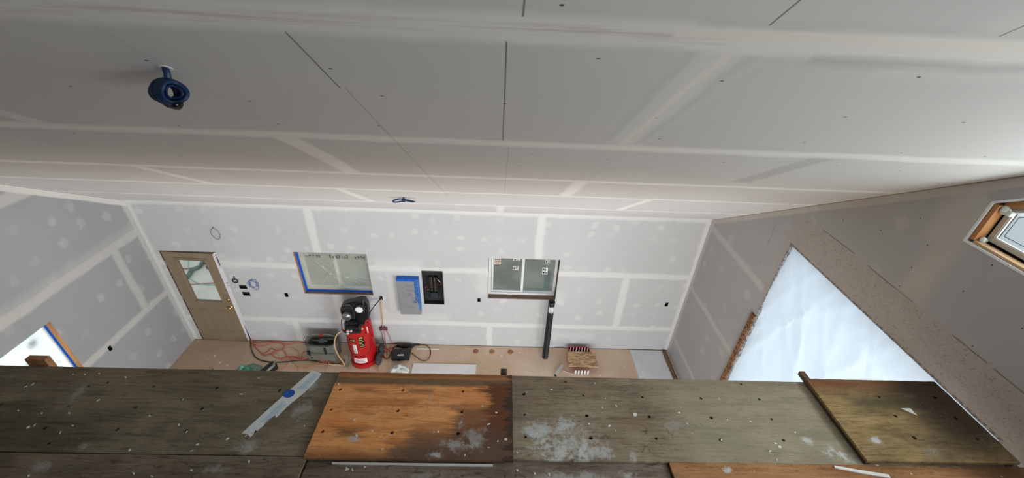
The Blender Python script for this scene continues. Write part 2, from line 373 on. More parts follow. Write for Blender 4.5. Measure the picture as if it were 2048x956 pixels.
def right_extra(t, U, V, col):
    # coarse troweled coat over the header and beside the opening
    hdr = bands(t, U, V, [(0.4, 3.98, OPEN_Z, 4.02), (4.02, 4.12, 2.75, 4.2, .75)], 0.02)
    s = t.noise(t.vec(0.0, t.m('MULTIPLY', U, 16), t.m('ADD', t.m('MULTIPLY', V, 34), t.m('MULTIPLY', U, 9))), 1.6, 6, 0.75, 2.2)
    coarse = t.mix(t.ss(s, 0.30, 0.50), (0.19, 0.16, 0.14), (0.46, 0.42, 0.385))
    col = t.mix(hdr, col, coarse)
    wl = t.m('MULTIPLY', t.m('SUBTRACT', t.noise(t.co(), 2.0, 2), 0.5), 0.03)
    brk = t.ss(t.noise(t.co(), 3.3, 2), 0.47, 0.50)
    ln = bands(t, U, t.m('ADD', V, wl), [(3.25, 3.95, 4.018, 4.024), (2.35, 3.2, 4.012, 4.018), (1.5, 2.2, 4.0, 4.006)], 0.005)
    ln2 = bands(t, U, V, [(4.37, 4.377, 3.1, 3.7, .6)], 0.006)
    col = t.mix(t.m('MULTIPLY', t.m('MAXIMUM', ln, ln2), brk), col, (0.10, 0.085, 0.07))
    rim = bands(t, U, V, [(OPEN_Y0-.02, OPEN_Y1+.012, 0, OPEN_Z+.022)], 0.006)
    rn = t.ss(t.noise(t.co(), 30, 3), 0.35, 0.6)
    col = t.mix(t.m('MULTIPLY', rim, rn), col, (0.16, 0.155, 0.15))
    tan_ = t.m('MULTIPLY', bands(t, U, V, [(2.50, 2.72, 4.03, 4.85), (2.60, 2.80, 4.5, 5.1)], 0.05), 0.75)
    tn = t.noise(t.co(), 6, 3)
    col = t.mix(tan_, col, (0.54, 0.505, 0.46)); 
    col = t.mix(t.m('MULTIPLY', t.m('MULTIPLY', bands(t, U, V, [(2.54, 2.67, 4.05, 4.8)], 0.05), t.ss(tn, .4, .65)), .5), col, (0.52, 0.42, 0.32))
    return eave_band(t, U, V, col, (0.55, 0.52, 0.48), 0.085)
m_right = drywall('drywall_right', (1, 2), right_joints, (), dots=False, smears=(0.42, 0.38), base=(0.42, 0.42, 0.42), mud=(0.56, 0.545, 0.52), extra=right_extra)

def ceil_extra(t, U, V, col):
    # long lay of skimmed compound with dry tan trowel streaks near the ridge
    o = t.xyz()
    s = t.noise(t.vec(t.m('MULTIPLY', U, 2.2), t.m('MULTIPLY', V, 55), 0.0), 1.0, 4, 0.65, 0.5)
    c1 = t.m('MULTIPLY', bands(t, U, t.m('ADD', V, t.m('MULTIPLY', t.m('SUBTRACT', t.noise(t.co(), 3, 3), .5), .04)), [(-1.6, 0.6, 1.215, 1.245)], 0.02), t.ss(s, 0.42, 0.6))
    col = t.mix(t.m('MULTIPLY', c1, 0.7), col, (0.60, 0.545, 0.48))
    s2 = t.noise(t.vec(t.m('MULTIPLY', U, 5), t.m('MULTIPLY', V, 60), 1.3), 1.0, 5, 0.7, 1.0)
    c2 = t.m('MULTIPLY', bands(t, U, t.m('ADD', V, t.m('MULTIPLY', t.m('SUBTRACT', t.noise(t.co(), 4, 3), .5), .03)), [(0.45, 2.2, 1.195, 1.235)], 0.008), t.ss(s2, 0.32, 0.42))
    col = t.mix(c2, col, (0.86, 0.84, 0.79))
    s3 = t.noise(t.vec(t.m('MULTIPLY', U, 60), t.m('MULTIPLY', V, 7), 2.1), 1.0, 5, 0.7, 1.0)
    c3 = t.m('MULTIPLY', bands(t, t.m('ADD', U, t.m('MULTIPLY', t.m('SUBTRACT', t.noise(t.co(), 4, 3), .5), .03)), V, [(0.632, 0.662, 1.30, 2.15)], 0.008), t.ss(s3, 0.36, 0.46))
    return t.mix(c3, col, (0.84, 0.82, 0.77))
ceil_joints = [(-6, 4, 1.17, 1.29, .85), (-6, 4, 2.165, 2.265), (-6, 4, 3.11, 3.19), (-6, 4, 3.90, 3.97), (-6, 4, 4.88, 4.95), (-6, 4, 5.66, 5.76),
               (-1.27, -1.13, 2.2, 3.13), (-3.03, -2.91, 3.13, 3.93), (-1.75, -1.64, 3.93, 4.9), (0.61, 0.73, 3.13, 3.93), (1.55, 1.64, 3.93, 4.9), (-2.48, -2.36, 1.2, 2.2, .8),
               (-0.05, 0.05, 4.9, 5.7), (XL, XL+.06, 0, 6), (XR-.05, XR, 0, 6, .6)]
m_ceil = drywall('drywall_ceiling', (0, 1), ceil_joints, [(0.56, 0.74, 1.28, 2.2), (1.2, 4, 1.12, 1.35)], smears=None, dots=True,
                 base=(0.675, 0.68, 0.68), mud=(0.87, 0.88, 0.86), dark=[(0.715, 0.745, 1.3, 2.1, .5), (0.525, 0.555, 1.3, 2.1, .5), (1.79, 1.94, 2.27, 2.98, .8), (0.9, 3.0, 1.285, 1.33, .7), (0.5, 3.0, 1.155, 1.175, .5)],
                 lines=[(-0.617, -0.613, 1.29, 1.62), (-0.597, -0.594, 1.62, 4.2, .55), (0.0005, 0.0045, 1.288, 2.165), (0.040, 0.044, 0.2, 1.18), (0.036, 0.039, 2.27, 3.9, .4),
                        (0.666, 0.670, 0.2, 1.17), (1.272, 1.276, 0.2, 1.17), (-1.155, -1.152, 1.3, 2.1, .25), (0.70, 0.703, 2.3, 3.1, .25)], extra=ceil_extra)
t = NT('subfloor_paper', 0.85, 0.25)
o_ = t.xyz()
n1 = t.noise(t.co(), 1.1, 4); n2 = t.noise(t.co(), 60, 3)
c = t.mix(t.ss(n1, 0.35, 0.7), (0.60, 0.44, 0.31), (0.72, 0.56, 0.43))
c = t.mix(t.ss(t.noise(t.co(), 3.2, 4), 0.62, 0.8, 0, .4), c, (0.66, 0.58, 0.50))
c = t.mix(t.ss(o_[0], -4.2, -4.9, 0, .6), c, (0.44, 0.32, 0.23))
c = t.mix(t.ss(n2, 0.66, 0.74, 0, .6), c, (0.80, 0.76, 0.70))
c = t.mix(bands(t, o_[0], o_[1], [(-2.302, -2.298, 0, D), (0.9, 0.903, -3, D, .3)], 0.004), c, (0.12, 0.08, 0.05))
t.color(c); t.b.inputs['Specular IOR Level'].default_value = 0.3; m_floor = t.mat

# far wall with window, panel and box openings, notched for the door
bm = BM()
outer = [(DOOR[1], 0), (XR+T, 0), (XR+T, HF+.12), (XL-T, HF+.12), (XL-T, 0), (DOOR[0], 0), (DOOR[0], DOOR[2]), (DOOR[1], DOOR[2])]
holes = [rect(*W1), rect(*W2), rect(*PANEL)] + [rect(x-a/2, x+a/2, z-b/2, z+b/2) for x, z, a, b in boxes_far]
plate(bm, 'xz', outer, holes, D, D+T); tag(mesh_obj('wall_far', bm, m_far), kind='structure')
gable = lambda y0, y1: [(y0, 0), (y1, 0), (y1, ceil_z(y1)+.15), (0, ceil_z(0)+.2), (y0, ceil_z(y0)+.15)]
W3 = (2.62, 4.02, 1.205, 2.10)
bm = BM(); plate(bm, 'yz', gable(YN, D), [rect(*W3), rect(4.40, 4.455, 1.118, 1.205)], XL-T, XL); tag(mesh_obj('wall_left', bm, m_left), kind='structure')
CW = [(0.35, 4.64), (2.52, 4.64), (2.52, 4.945), (0.35, 4.945+.669*2.17)]
g = [(YN, 0), (OPEN_Y0, 0), (OPEN_Y0, OPEN_Z), (OPEN_Y1, OPEN_Z), (OPEN_Y1, 0), (D, 0), (D, HF+.15), (0, ceil_z(0)+.2), (YN, ceil_z(YN)+.15)]
bm = BM(); plate(bm, 'yz', g, [CW, [(-2.4, 4.5), (-.2, 4.5), (-.2, 6.3), (-2.4, 4.85)], rect(-2.85, 1.05, .25, 3.30)], XR, XR+T); tag(mesh_obj('wall_right', bm, m_right), kind='structure')  # rear gable and side bay holes are invented, unseen, for the fill lamps
bm = BM(); plate(bm, 'xz', [(XL-T, 0), (XR+T, 0), (XR+T, ceil_z(YN)+.12), (XL-T, ceil_z(YN)+.12)], [rect(-4.5, -1.15, .35, 3.7), rect(-.85, 2.5, .35, 3.7)], YN-T, YN)  # rear holes are invented to let the fill lamp in
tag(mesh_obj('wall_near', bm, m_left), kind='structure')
bm = BM(); plate(bm, 'yz', [(D, HF), (0, ceil_z(0)), (YN, ceil_z(YN)), (YN, ceil_z(YN)+.1), (0, ceil_z(0)+.12), (D, HF+.1)], [], XL, XR)
tag(mesh_obj('ceiling', bm, m_ceil), kind='structure')
bm = BM(); box(bm, (XL-T, YN-T, -.1), (XR+T, D+T, 0)); tag(mesh_obj('floor', bm, m_floor), kind='structure')

# ---- outside ground
t = NT('ground_gravel', 0.95, 0.1); t.color(t.mix(t.ss(t.noise(t.co(), 1.4, 5), 0.35, 0.7), (0.27, 0.29, 0.265), (0.44, 0.46, 0.41))); m_ground = t.mat
t = NT('patio_concrete', 0.9, 0.2); t.color(t.mix(t.ss(t.noise(t.co(), 2.4, 5), 0.3, 0.75), (0.74, 0.69, 0.58), (0.90, 0.85, 0.74))); m_patio = t.mat
bm = BM(); box(bm, (-26, -20, -.3), (24, 30, -.16)); tag(mesh_obj('ground', bm, m_ground), kind='structure')
t = NT('pale_bounce', 0.9, 0.1); t.color(t.mix(t.noise(t.co(), 1.2, 4), (0.74, 0.76, 0.76), (0.86, 0.87, 0.86))); bm = BM(); box(bm, (XR+T+.01, -12, -.16), (22, 16, -.12)); tag(mesh_obj('bounce_ground', bm, t.mat), kind='structure')  # pale ground added to brighten the view through the gable glass
bm = BM(); box(bm, (-12, D+T+.01, -.16), (-5.15, 10.5, -.10)); tag(mesh_obj('patio_ground', bm, m_patio), kind='structure')

# ---- windows
def frame_ring(bm, x0, x1, z0, z1, w_, y0, y1, mi=0, bev=0.003):
    box(bm, (x0, y0, z0), (x0+w_, y1, z1), mi, bev); box(bm, (x1-w_, y0, z0), (x1, y1, z1), mi, bev)
    box(bm, (x0+w_, y0, z0), (x1-w_, y1, z0+w_), mi, bev); box(bm, (x0+w_, y0, z1-w_), (x1-w_, y1, z1), mi, bev)
def sticker(parent, x, z, w_, h, y, marks, col=None, name='sticker'):
    bm = BM(); box(bm, (x, y, z), (x+w_, y+.0015, z+h), 0)
    for a, b, c_, d_ in marks: box(bm, (x+a*w_, y-.0012, z+b*h), (x+c_*w_, y, z+d_*h), 1)
    return mesh_obj(name, bm, [col or M_paperw, M_black], parent)
M_pink = plain('sticker_pink', (0.75, 0.60, 0.55), 0.8, var=0.05)
QM = [(.1, .12, .42, .42), (.55, .15, .9, .3), (.15, .6, .35, .85), (.5, .5, .65, .85), (.75, .6, .9, .9)]
LM = [(.08, .70, .92, .80), (.08, .52, .92, .58), (.08, .36, .92, .42), (.2, .16, .8, .24)]
def window(name, loc, rz, W, H, slider=True, sashleft=True, jamb=M_stud):
    e = empty(name, loc, kind='structure', rz=rz); L = .006
    def jb(nm, a, b, m): b_ = BM(); box(b_, a, b); return mesh_obj(nm, b_, m, e)
    jb('window_jamb', (0, .012, 0), (L, .125, H), jamb); jb('window_jamb', (W-L, .012, 0), (W, .125, H), jamb)
    jb('window_sill', (L, .012, 0), (W-L, .125, L), M_studh); jb('window_head', (L, .012, H-L), (W-L, .125, H), M_studh)
    b_ = BM(); frame_ring(b_, L, W-L, L, H-L, .045, .12, .19); mesh_obj('window_frame', b_, M_vinyl, e)
    mid = W/2
    b_ = BM(); box(b_, (mid-.022, .125, .06), (mid+.022, .185, H-.06), 0, .003); mesh_obj('meeting_rail', b_, M_vinyl, e)
    if slider:
        x0, x1 = (.06, mid+.01) if sashleft else (mid-.01, W-.06)
        b_ = BM(); frame_ring(b_, x0, x1, .062, H-.062, .03, .128, .152); mesh_obj('sash', b_, M_vinyl, e)
    for x0, x1, y in ((.06, mid-.02, .142), (mid+.02, W-.06, .168)):
        b_ = BM(); box(b_, (x0, y, .06), (x1, y+.004, H-.06)); mesh_obj('glass_pane', b_, M_glass, e)
    return e
w1 = window('window_1', (W1[0], D, W1[2]), 0, W1[1]-W1[0], W1[3]-W1[2])
w2 = window('window_2', (W2[0], D, W2[2]), 0, W2[1]-W2[0], W2[3]-W2[2], sashleft=True, jamb=M_studdark)
w3 = window('window_3', (XL, W3[0], W3[2]), R(90), W3[1]-W3[0], W3[3]-W3[2], jamb=M_firo)
W_, H_ = W2[1]-W2[0], W2[3]-W2[2]
sticker(w2, .10, H_-.23, .115, .145, .137, LM, M_pink); sticker(w2, .43, H_-.14, .12, .075, .137, QM[:3]); sticker(w2, .43, H_-.335, .10, .075, .137, QM)
sticker(w2, W_-.225, H_-.19, .075, .105, .165, QM); sticker(w2, W_-.265, H_-.44, .095, .15, .165, QM[:4])
W_, H_ = W3[1]-W3[0], W3[3]-W3[2]
sticker(w3, W_-.29, H_-.22, .10, .09, .137, QM); sticker(w3, W_-.42, H_-.42, .09, .10, .137, LM); 
# masked windows: clear sheeting held by blue tape
def masking(loc, rz, W, H, label, name='masking_film', seed=1, m=None):
    rnd = random.Random(seed); bm = BM(); nx, nz = 90, 66; g = []
    cre = [(rnd.uniform(0, W), rnd.uniform(0, H), rnd.uniform(-.9, .9), rnd.uniform(.010, .020)) for _ in range(12)]
    for i in range(nx+1):
        col_ = []
        for j in range(nz+1):
            x, z = .024+(W-.048)*i/nx, .024+(H-.048)*j/nz; y = 0
            for cx, cz, a, h in cre:
                d = abs((x-cx)*math.sin(a)-(z-cz)*math.cos(a)); y += h*math.exp(-(d/.013)**2)
            ed = min(i, nx-i, j, nz-j)/4.0; y *= min(1, ed)
            col_.append(bm.verts.new((x, .098-y*.8, z)))
        g.append(col_)
    for i in range(nx):
        for j in range(nz): bm.faces.new((g[i][j], g[i+1][j], g[i+1][j+1], g[i][j+1]))
    f = mesh_obj(name, bm, m or M_film, None, True); f.location = loc; f.rotation_euler.z = rz; tag(f, label, 'plastic film')
    b_ = BM(); L = .0065
    box(b_, (L, .052, L), (L+.003, .10, H-L)); box(b_, (L, .060, L), (W-L, .10, L+.003)); box(b_, (W-L-.003, .085, L), (W-L, .10, H-L)); box(b_, (L, .085, H-L-.003), (W-L, .10, H-L))
    frame_ring(b_, L, W-L, L, H-L, .020, .0985, .1005, bev=0); mesh_obj('blue_tape_edge', b_, M_tape, f)
    return f
M_film = film('masking_sheeting', (0.93, 0.92, 0.83), 0.60, 5, (1, 1, 2), 0.4, 0.45, 0.06)
f1 = masking((W1[0], D, W1[2]), 0, W1[1]-W1[0], W1[3]-W1[2], 'clear plastic masking film taped in blue over the window beside the door', seed=3)
txt = BM(); H_ = W1[3]-W1[2]
for k, x in enumerate((.16, .21, .27, .33, .37, .55, .60, .66, .70, .76, .80, .84, .98, 1.03, 1.08, 1.12)):
    h = .05+.012*((k*7) % 3); box(txt, (x, .086, H_-.17), (x+.026, .0872, H_-.17+h)); 
    if k % 2: box(txt, (x-.012, .086, H_-.135), (x+.03, .0872, H_-.125))
M_print = plain('faded_print', (0.16, 0.165, 0.15), 0.8, var=.1)
mesh_obj('printed_band', txt, M_print, f1)
f3 = masking((XL, W3[0], W3[2]), R(90), W3[1]-W3[0], W3[3]-W3[2], 'clear plastic film taped over the bright side window', seed=5, m=film('masking_white', (0.93, 0.95, 0.97), 0.25, 4, (1, 1, 2), 0.4, 0.9, 0.04))

# gable clerestory window (trapezoid), right wall
e4 = empty('window_4', (XR, 0, 0), kind='structure')
def trap(d0, d1):   # inset trapezoid following the rake
    y1, y0 = 2.52-d0, .35+d0; z0 = 4.64+d1; k = .669
    return [(y0, z0), (y1, z0), (y1, 4.945+k*(2.52-y1)-d0*1.1), (y0, 4.945+k*(2.52-y0)-d0*1.1)]
def ring_plate(nm, a, b, x0, x1, m, par):
    b_ = BM(); plate(b_, 'yz', a, [b], x0, x1); return mesh_obj(nm, b_, m, par)
ring_plate('edge_bead', trap(-.012, -.012), trap(.004, .004), -.003, .010, M_vinyl, e4)
b_ = BM(); box(b_, (.012, 2.485, 4.66), (.085, 2.516, 4.94), 0, .003); mesh_obj('window_jamb', b_, M_firo, e4)
b_ = BM(); box(b_, (.012, .37, 4.644), (.075, 2.48, 4.662), 0, .003); mesh_obj('window_sill', b_, M_fir, e4)
ring_plate('gap_shade_ring', trap(.001, .001), trap(.048, .038), .099, .17, M_dark, e4)  # dark ring painted in for the shade between jamb and frame
a_ = trap(.002, .002); b_ = BM()
tube(b_, [(.08, 2.49, 4.94), (.08, .37, 4.94+.669*2.12)], .035, 4); mesh_obj('window_head', b_, M_firo, e4)
ring_plate('window_frame', trap(.046, .036), trap(.078, .068), .085, .102, M_almond, e4)
ring_plate('glass_stop', trap(.078, .068), trap(.086, .076), .092, .102, M_vinyl, e4)
b_ = BM(); plate(b_, 'yz', trap(.084, .074), [], .098, .101); mesh_obj('glass_pane', b_, M_glass_door, e4)
ring_plate('grid_line', trap(.115, .105), trap(.120, .110), .0945, .0975, plain('grey_gasket', (.12, .2, .26), .6), e4)
for (y, z, s) in ((2.495, 4.915, .028), (2.49, 4.672, .024), (2.455, 4.905, .020)):
    b_ = BM(); bmesh.ops.create_icosphere(b_, subdivisions=3, radius=s)
    for v in b_.verts: v.co *= 1+.25*math.sin(v.co.x*140+v.co.y*90)*math.cos(v.co.z*110)
    o = mesh_obj('spray_foam', b_, M_foam, e4, True); o.location = (.06, y-.02, z)

# ---- door
M_door = plain('taupe_door', (0.27, 0.205, 0.135), 0.45, 0.4, var=0.04, scale=2)
M_jambw = plain('white_jamb', (0.78, 0.76, 0.80), 0.35, 0.5, var=0.03)
d = empty('door_1', (DOOR[0], D, 0), kind='structure')
WD, HD = DOOR[1]-DOOR[0], DOOR[2]
b_ = BM(); box(b_, (0, 0.0, 0), (.014, T, HD)); box(b_, (.014, 0.0, HD-.014), (WD-.014, T, HD)); mesh_obj('door_frame', b_, M_studdark, d)
b_ = BM(); box(b_, (WD-.014, .004, 0.01), (WD-.002, T, HD-.014)); mesh_obj('strike_jamb', b_, M_jambw, d)
b_ = BM(); box(b_, (.014, .02, 0), (WD-.014, T, .012)); mesh_obj('threshold', b_, M_black, d)
sl = BM(); gx0, gx1, gz0, gz1 = .205, .705, .985, 1.895
plate(sl, 'xz', rect(0, .862, .018, HD-.022), [rect(gx0, gx1, gz0, gz1)], 0, .044)
slab = mesh_obj('door_slab', sl, M_door, d); slab.location = (.018, .004, 0); slab.rotation_euler.z = R(-2.3)
b_ = BM(); frame_ring(b_, gx0-.035, gx1+.035, gz0-.035, gz1+.035, .04, -.014, .0, bev=.004); frame_ring(b_, gx0-.012, gx1+.012, gz0-.012, gz1+.012, .014, -.022, -.012, bev=.003)
mesh_obj('glass_molding', b_, M_door, slab)
b_ = BM()
for x0, x1 in ((.165, .365), (.515, .715)):
    frame_ring(b_, x0, x1, .235, .80, .018, -.008, .002, bev=.004); box(b_, (x0+.045, -.006, .28), (x1-.045, .001, .755), 0, .004)
mesh_obj('raised_panel', b_, M_door, slab)
b_ = BM(); box(b_, (gx0, .018, gz0), (gx1, .024, gz1)); mesh_obj('glass_pane', b_, M_glass_door, slab)
b_ = BM(); box(b_, (.860, -.001, .018), (.8645, .045, HD-.022)); mesh_obj('edge_strip', b_, M_jambw, slab)
def knob(nm, x, z, r, L):
    b_ = BM(); lathe(b_, [(r*1.15, 0), (r*1.15, -.008), (r*.45, -.012), (r*.4, -.4*L), (r*.9, -.55*L), (r, -.8*L), (r*.6, -L), (0.001, -L)], (0, 0, 0), 24, axis='Y')
    o = mesh_obj(nm, b_, M_brass, slab, True); o.location = (x, 0, z)
knob('door_knob', .805, .875, .028, .06); knob('deadbolt', .805, 1.04, .025, .018)
for z in (.25, 1.05, 1.8):
    b_ = BM(); cyl(b_, (-.004, -.004, z-.045), (-.004, -.004, z+.045), .007); mesh_obj('hinge', b_, M_metal, slab)

# ---- dark strip for the shade in the gap at the far wall's foot, right corner lumber
b_ = BM(); box(b_, (-4.69, D-.004, .0), (XR, D-.0005, .006)); tag(mesh_obj('gap_shade_strip', b_, M_dark), kind='structure')

# ---- recessed boxes in the walls
def elec_box(x, z, w_, h, label, wires=2, wall='far', seed=0, group=None):
    rnd = random.Random(seed)
    if wall == 'far': e = empty('outlet_box', (x, D, z), label, 'electrical box', group)
    else: e = empty('outlet_box', (XL, x, z), label, 'electrical box', group, rz=R(90))
    b_ = BM(); a, c_ = w_/2-.001, h/2-.001
    plate(b_, 'xz', rect(-a, a, -c_, c_), [rect(-a+.003, a-.003, -c_+.003, c_-.003)], .0, .07); box(b_, (-a, .06, -c_), (a, .07, c_))
    mesh_obj('box_shell', b_, M_black, e)
    for k in range(wires):
        px = -a*.6+1.2*a*k/max(1, wires-1); pts = [(px, .055, -c_*.6), (px+rnd.uniform(-.01, .01), .02, rnd.uniform(-.3, .3)*c_), (px+rnd.uniform(-.01, .01), .012, c_*.4), (px, .045, c_*.7)]
        hose('wire', pts, .0028, [M_black, M_metal, M_white][rnd.randrange(3)], e, 6, 4)
labs = ['double-width black box cut in the wall by the door, upper one', 'double-width black box cut in the wall by the door, lower one', 'small black box in the wall between door and taped window',
        'small box with two cords plugged in, right of the taped window', 'small black box in the wall left of the bare window', 'small black box in the far wall near the right corner']
for i, (b4, lb) in enumerate(zip(boxes_far, labs)): elec_box(*b4, lb, 4 if i < 2 else 2, seed=i)
elec_box(4.4275, 1.1615, .055, .087, 'small black box in the left side wall beside its window', 2, 'left', 9)

# ================================================================ patio opening
M_sheet = film('poly_sheeting', (0.83, 0.92, 0.985), 0.06, 1.1, (1, 1, 1), 0.8, 0.85, 0.03)
bm = BM(); ny, nz = 60, 80; g = []
rnd = random.Random(4); cre = [(rnd.uniform(1.7, 4), rnd.uniform(0, 3.6), rnd.uniform(.7, 2.3), rnd.uniform(.008, .022), rnd.uniform(.02, .06)) for _ in range(34)]
for i in range(ny+1):
    r_ = []
    for j in range(nz+1):
        y = OPEN_Y0+.002+(OPEN_Y1-OPEN_Y0-.004)*i/ny; z = .002+(OPEN_Z-.004)*j/nz; x = 0
        for cy, cz, a, h, s_ in cre: x += h*math.exp(-(((y-cy)*math.sin(a)-(z-cz)*math.cos(a))/s_)**2)
        x += .015*math.sin(y*3.1+z*1.7)+.01*math.sin(z*4.3-y*2)
        r_.append(bm.verts.new((XR+.028+x*.8, y, max(z, -.05))))
    g.append(r_)
for i in range(ny):
    for j in range(nz): bm.faces.new((g[i][j], g[i+1][j], g[i+1][j+1], g[i][j+1]))
tag(mesh_obj('plastic_sheet', bm, M_sheet, None, True), 'large translucent plastic sheet closing the tall opening in the right wall', 'plastic sheet')
bm = BM(); box(bm, (XR-.022, OPEN_Y1+.004, .02), (XR-.001, OPEN_Y1+.085, 2.50), 0, .002)
tag(mesh_obj('trim_2', bm, M_osbdark), kind='structure')

# ================================================================ plywood platform
def plywood(name, ca, cb, line, stains=(), powder=(), lines=.6, wscale=7, seed=0.0, mott=.5, mottcol=(0.10, 0.085, 0.06)):
    """stains: (u0,u1,v0,v1,soft,color,amount); powder: (cx,cy,rx,ry,amount)"""
    t = NT(name, 0.78, 0.25); o = t.xyz(); U, V = o[0], o[1]
    gn = t.noise(t.vec(t.m('MULTIPLY', U, 1.3), t.m('MULTIPLY', V, 5.5), seed), 1.0, 3, 0.5, 0.5)
    fr = t.m('FRACT', t.m('MULTIPLY', gn, wscale*3.2))
    here = t.ss(t.noise(t.vec(t.m('MULTIPLY', U, 2.5), t.m('MULTIPLY', V, 9), seed+7), 1.0, 4, .65), 0.40, 0.62)
    fig = t.m('MULTIPLY', t.m('MULTIPLY', t.ss(t.m('ABSOLUTE', t.m('SUBTRACT', fr, 0.5)), 0.16, 0.02), here), t.ss(t.noise(t.vec(t.m('MULTIPLY', U, 30), t.m('MULTIPLY', V, 60), seed), 1.0, 3, .7), 0.40, 0.55))
    mid = t.noise(t.vec(t.m('MULTIPLY', U, 2.2), t.m('MULTIPLY', V, 17), seed+5), 1.0, 5, 0.7, 0.4)
    fine = t.noise(t.vec(t.m('MULTIPLY', U, 4), t.m('MULTIPLY', V, 60), seed), 1.0, 5, 0.75, 0.6)
    mo = t.noise(t.vec(U, t.m('MULTIPLY', V, 1.8), seed), 2.6, 5, 0.65, 0.4)
    c = t.mix(t.ss(mo, 0.32, 0.68), ca, cb)
    c = t.mix(t.m('MULTIPLY', fig, lines), c, line)
    c = t.mix(t.m('MULTIPLY', t.ss(mid, 0.50, 0.30), 0.50), c, line)
    c = t.mix(t.m('MULTIPLY', t.ss(mid, 0.52, 0.72), 0.35), c, tuple(min(1, x*1.35) for x in cb))
    c = t.mix(t.m('MULTIPLY', t.ss(fine, 0.50, 0.36), 0.50), c, line)
    c = t.mix(t.m('MULTIPLY', t.ss(t.noise(t.vec(U, V, seed+3), 1.5, 4, .6), 0.52, 0.7), mott), c, mottcol)
    wu = t.m('MULTIPLY', t.m('SUBTRACT', t.noise(t.vec(t.m('MULTIPLY', U, 3), t.m('MULTIPLY', V, 22), seed+1), 1.0, 4, .7), .5), .45)
    wv = t.m('MULTIPLY', t.m('SUBTRACT', t.noise(t.vec(t.m('MULTIPLY', U, 5), t.m('MULTIPLY', V, 5), seed+2), 1.0, 4, .7), .5), .14)
    for (u0, u1, v0, v1, soft, col, amt) in stains:
        b_ = bands(t, t.m('ADD', U, t.m('MULTIPLY', wu, 1.0 if soft < .06 else soft*6)), t.m('ADD', V, t.m('MULTIPLY', wv, .35 if soft < .06 else soft*6)), [(u0, u1, v0, v1)], soft)
        c = t.mix(t.m('MULTIPLY', b_, amt), c, col)
    pn = t.noise(t.vec(U, V, 0.4), 34, 5, 0.75); pn2 = t.noise(t.vec(U, V, 0.9), 6, 4, 0.7)
    for (cx, cy, rx, ry, amt) in powder:
        du = t.m('DIVIDE', t.m('SUBTRACT', U, cx), rx); dv = t.m('DIVIDE', t.m('SUBTRACT', V, cy), ry)
        rr = t.m('SQRT', t.m('ADD', t.m('MULTIPLY', du, du), t.m('MULTIPLY', dv, dv)))
        rr = t.m('ADD', rr, t.m('MULTIPLY', t.m('SUBTRACT', pn2, .5), 2.6))
        mk = t.m('MULTIPLY', t.ss(rr, 1.1, 0.1), t.ss(t.m('ADD', pn, t.m('MULTIPLY', t.ss(rr, 0.9, -0.2), .28)), 0.46, 0.72))
        c = t.mix(t.m('MINIMUM', t.m('MULTIPLY', mk, amt), 0.92), c, (0.56, 0.60, 0.60))
    du_ = t.noise(t.vec(t.m('MULTIPLY', U, 1.0), t.m('MULTIPLY', V, 1.6), seed+9), 75, 4, 0.8); dz = t.ss(t.noise(t.vec(U, V, seed+11), 3.5, 4, .6), 0.42, 0.62)
    c = t.mix(t.m('MULTIPLY', t.m('MULTIPLY', t.ss(du_, 0.56, 0.66), dz), .38), c, (0.48, 0.46, 0.40))
    c = t.mix(t.m('MULTIPLY', t.ss(du_, 0.42, 0.34), .45), c, line)
    sp = t.ss(t.vor(t.vec(U, V, 0), 18, 1.0), 0.10, 0.06)
    sel = t.ss(t.xyz(t.vor(t.vec(U, V, 0), 18, 1.0, 'Color'))[0], 0.86, 0.90)
    c = t.mix(t.m('MULTIPLY', t.m('MULTIPLY', sp, sel), .55), c, (0.50, 0.47, 0.40))
    t.color(c); t.bump(fine, 0.35, 0.003); return t.mat
ZP = 3.70
GREYB = ((0.235, 0.18, 0.125), (0.35, 0.29, 0.205), (0.08, 0.056, 0.04))
m_b1 = plywood('plywood_dark_weathered', (0.185, 0.155, 0.105), (0.28, 0.24, 0.17), (0.075, 0.06, 0.042), [(-3.5, -2.4, 1.37, 1.62, .05, (.05, .05, .035), .5)],
               [(-1.28, 1.86, .10, .09, .5), (-1.25, 1.67, .10, .10, .4), (-1.46, 1.42, .09, .06, .5), (-2.38, 1.42, .07, .05, .5), (-2.72, 1.78, .06, .12, .35), (-1.95, 1.95, .12, .02, .4)], lines=.5, seed=1.0)
m_b3 = plywood('plywood_grey_weathered', GREYB[0], GREYB[1], GREYB[2], [(1.15, 2.5, 1.3, 2.05, .15, (.43, .42, .31), .40)],
               [(0.45, 1.47, .30, .22, 1.0), (0.42, 1.43, .22, .12, 1.0), (0.34, 1.58, .20, .12, .7), (0.62, 1.42, .16, .08, .6), (0.22, 1.45, .10, .05, .7), (2.0, 1.53, .06, .04, 1.3), (2.17, 1.44, .12, .07, 1.3), (1.18, 1.62, .09, .05, .22), (0.85, 1.40, .05, .05, .5)], lines=.75, seed=4.0, mott=.3)
DK = (0.065, 0.042, 0.028)
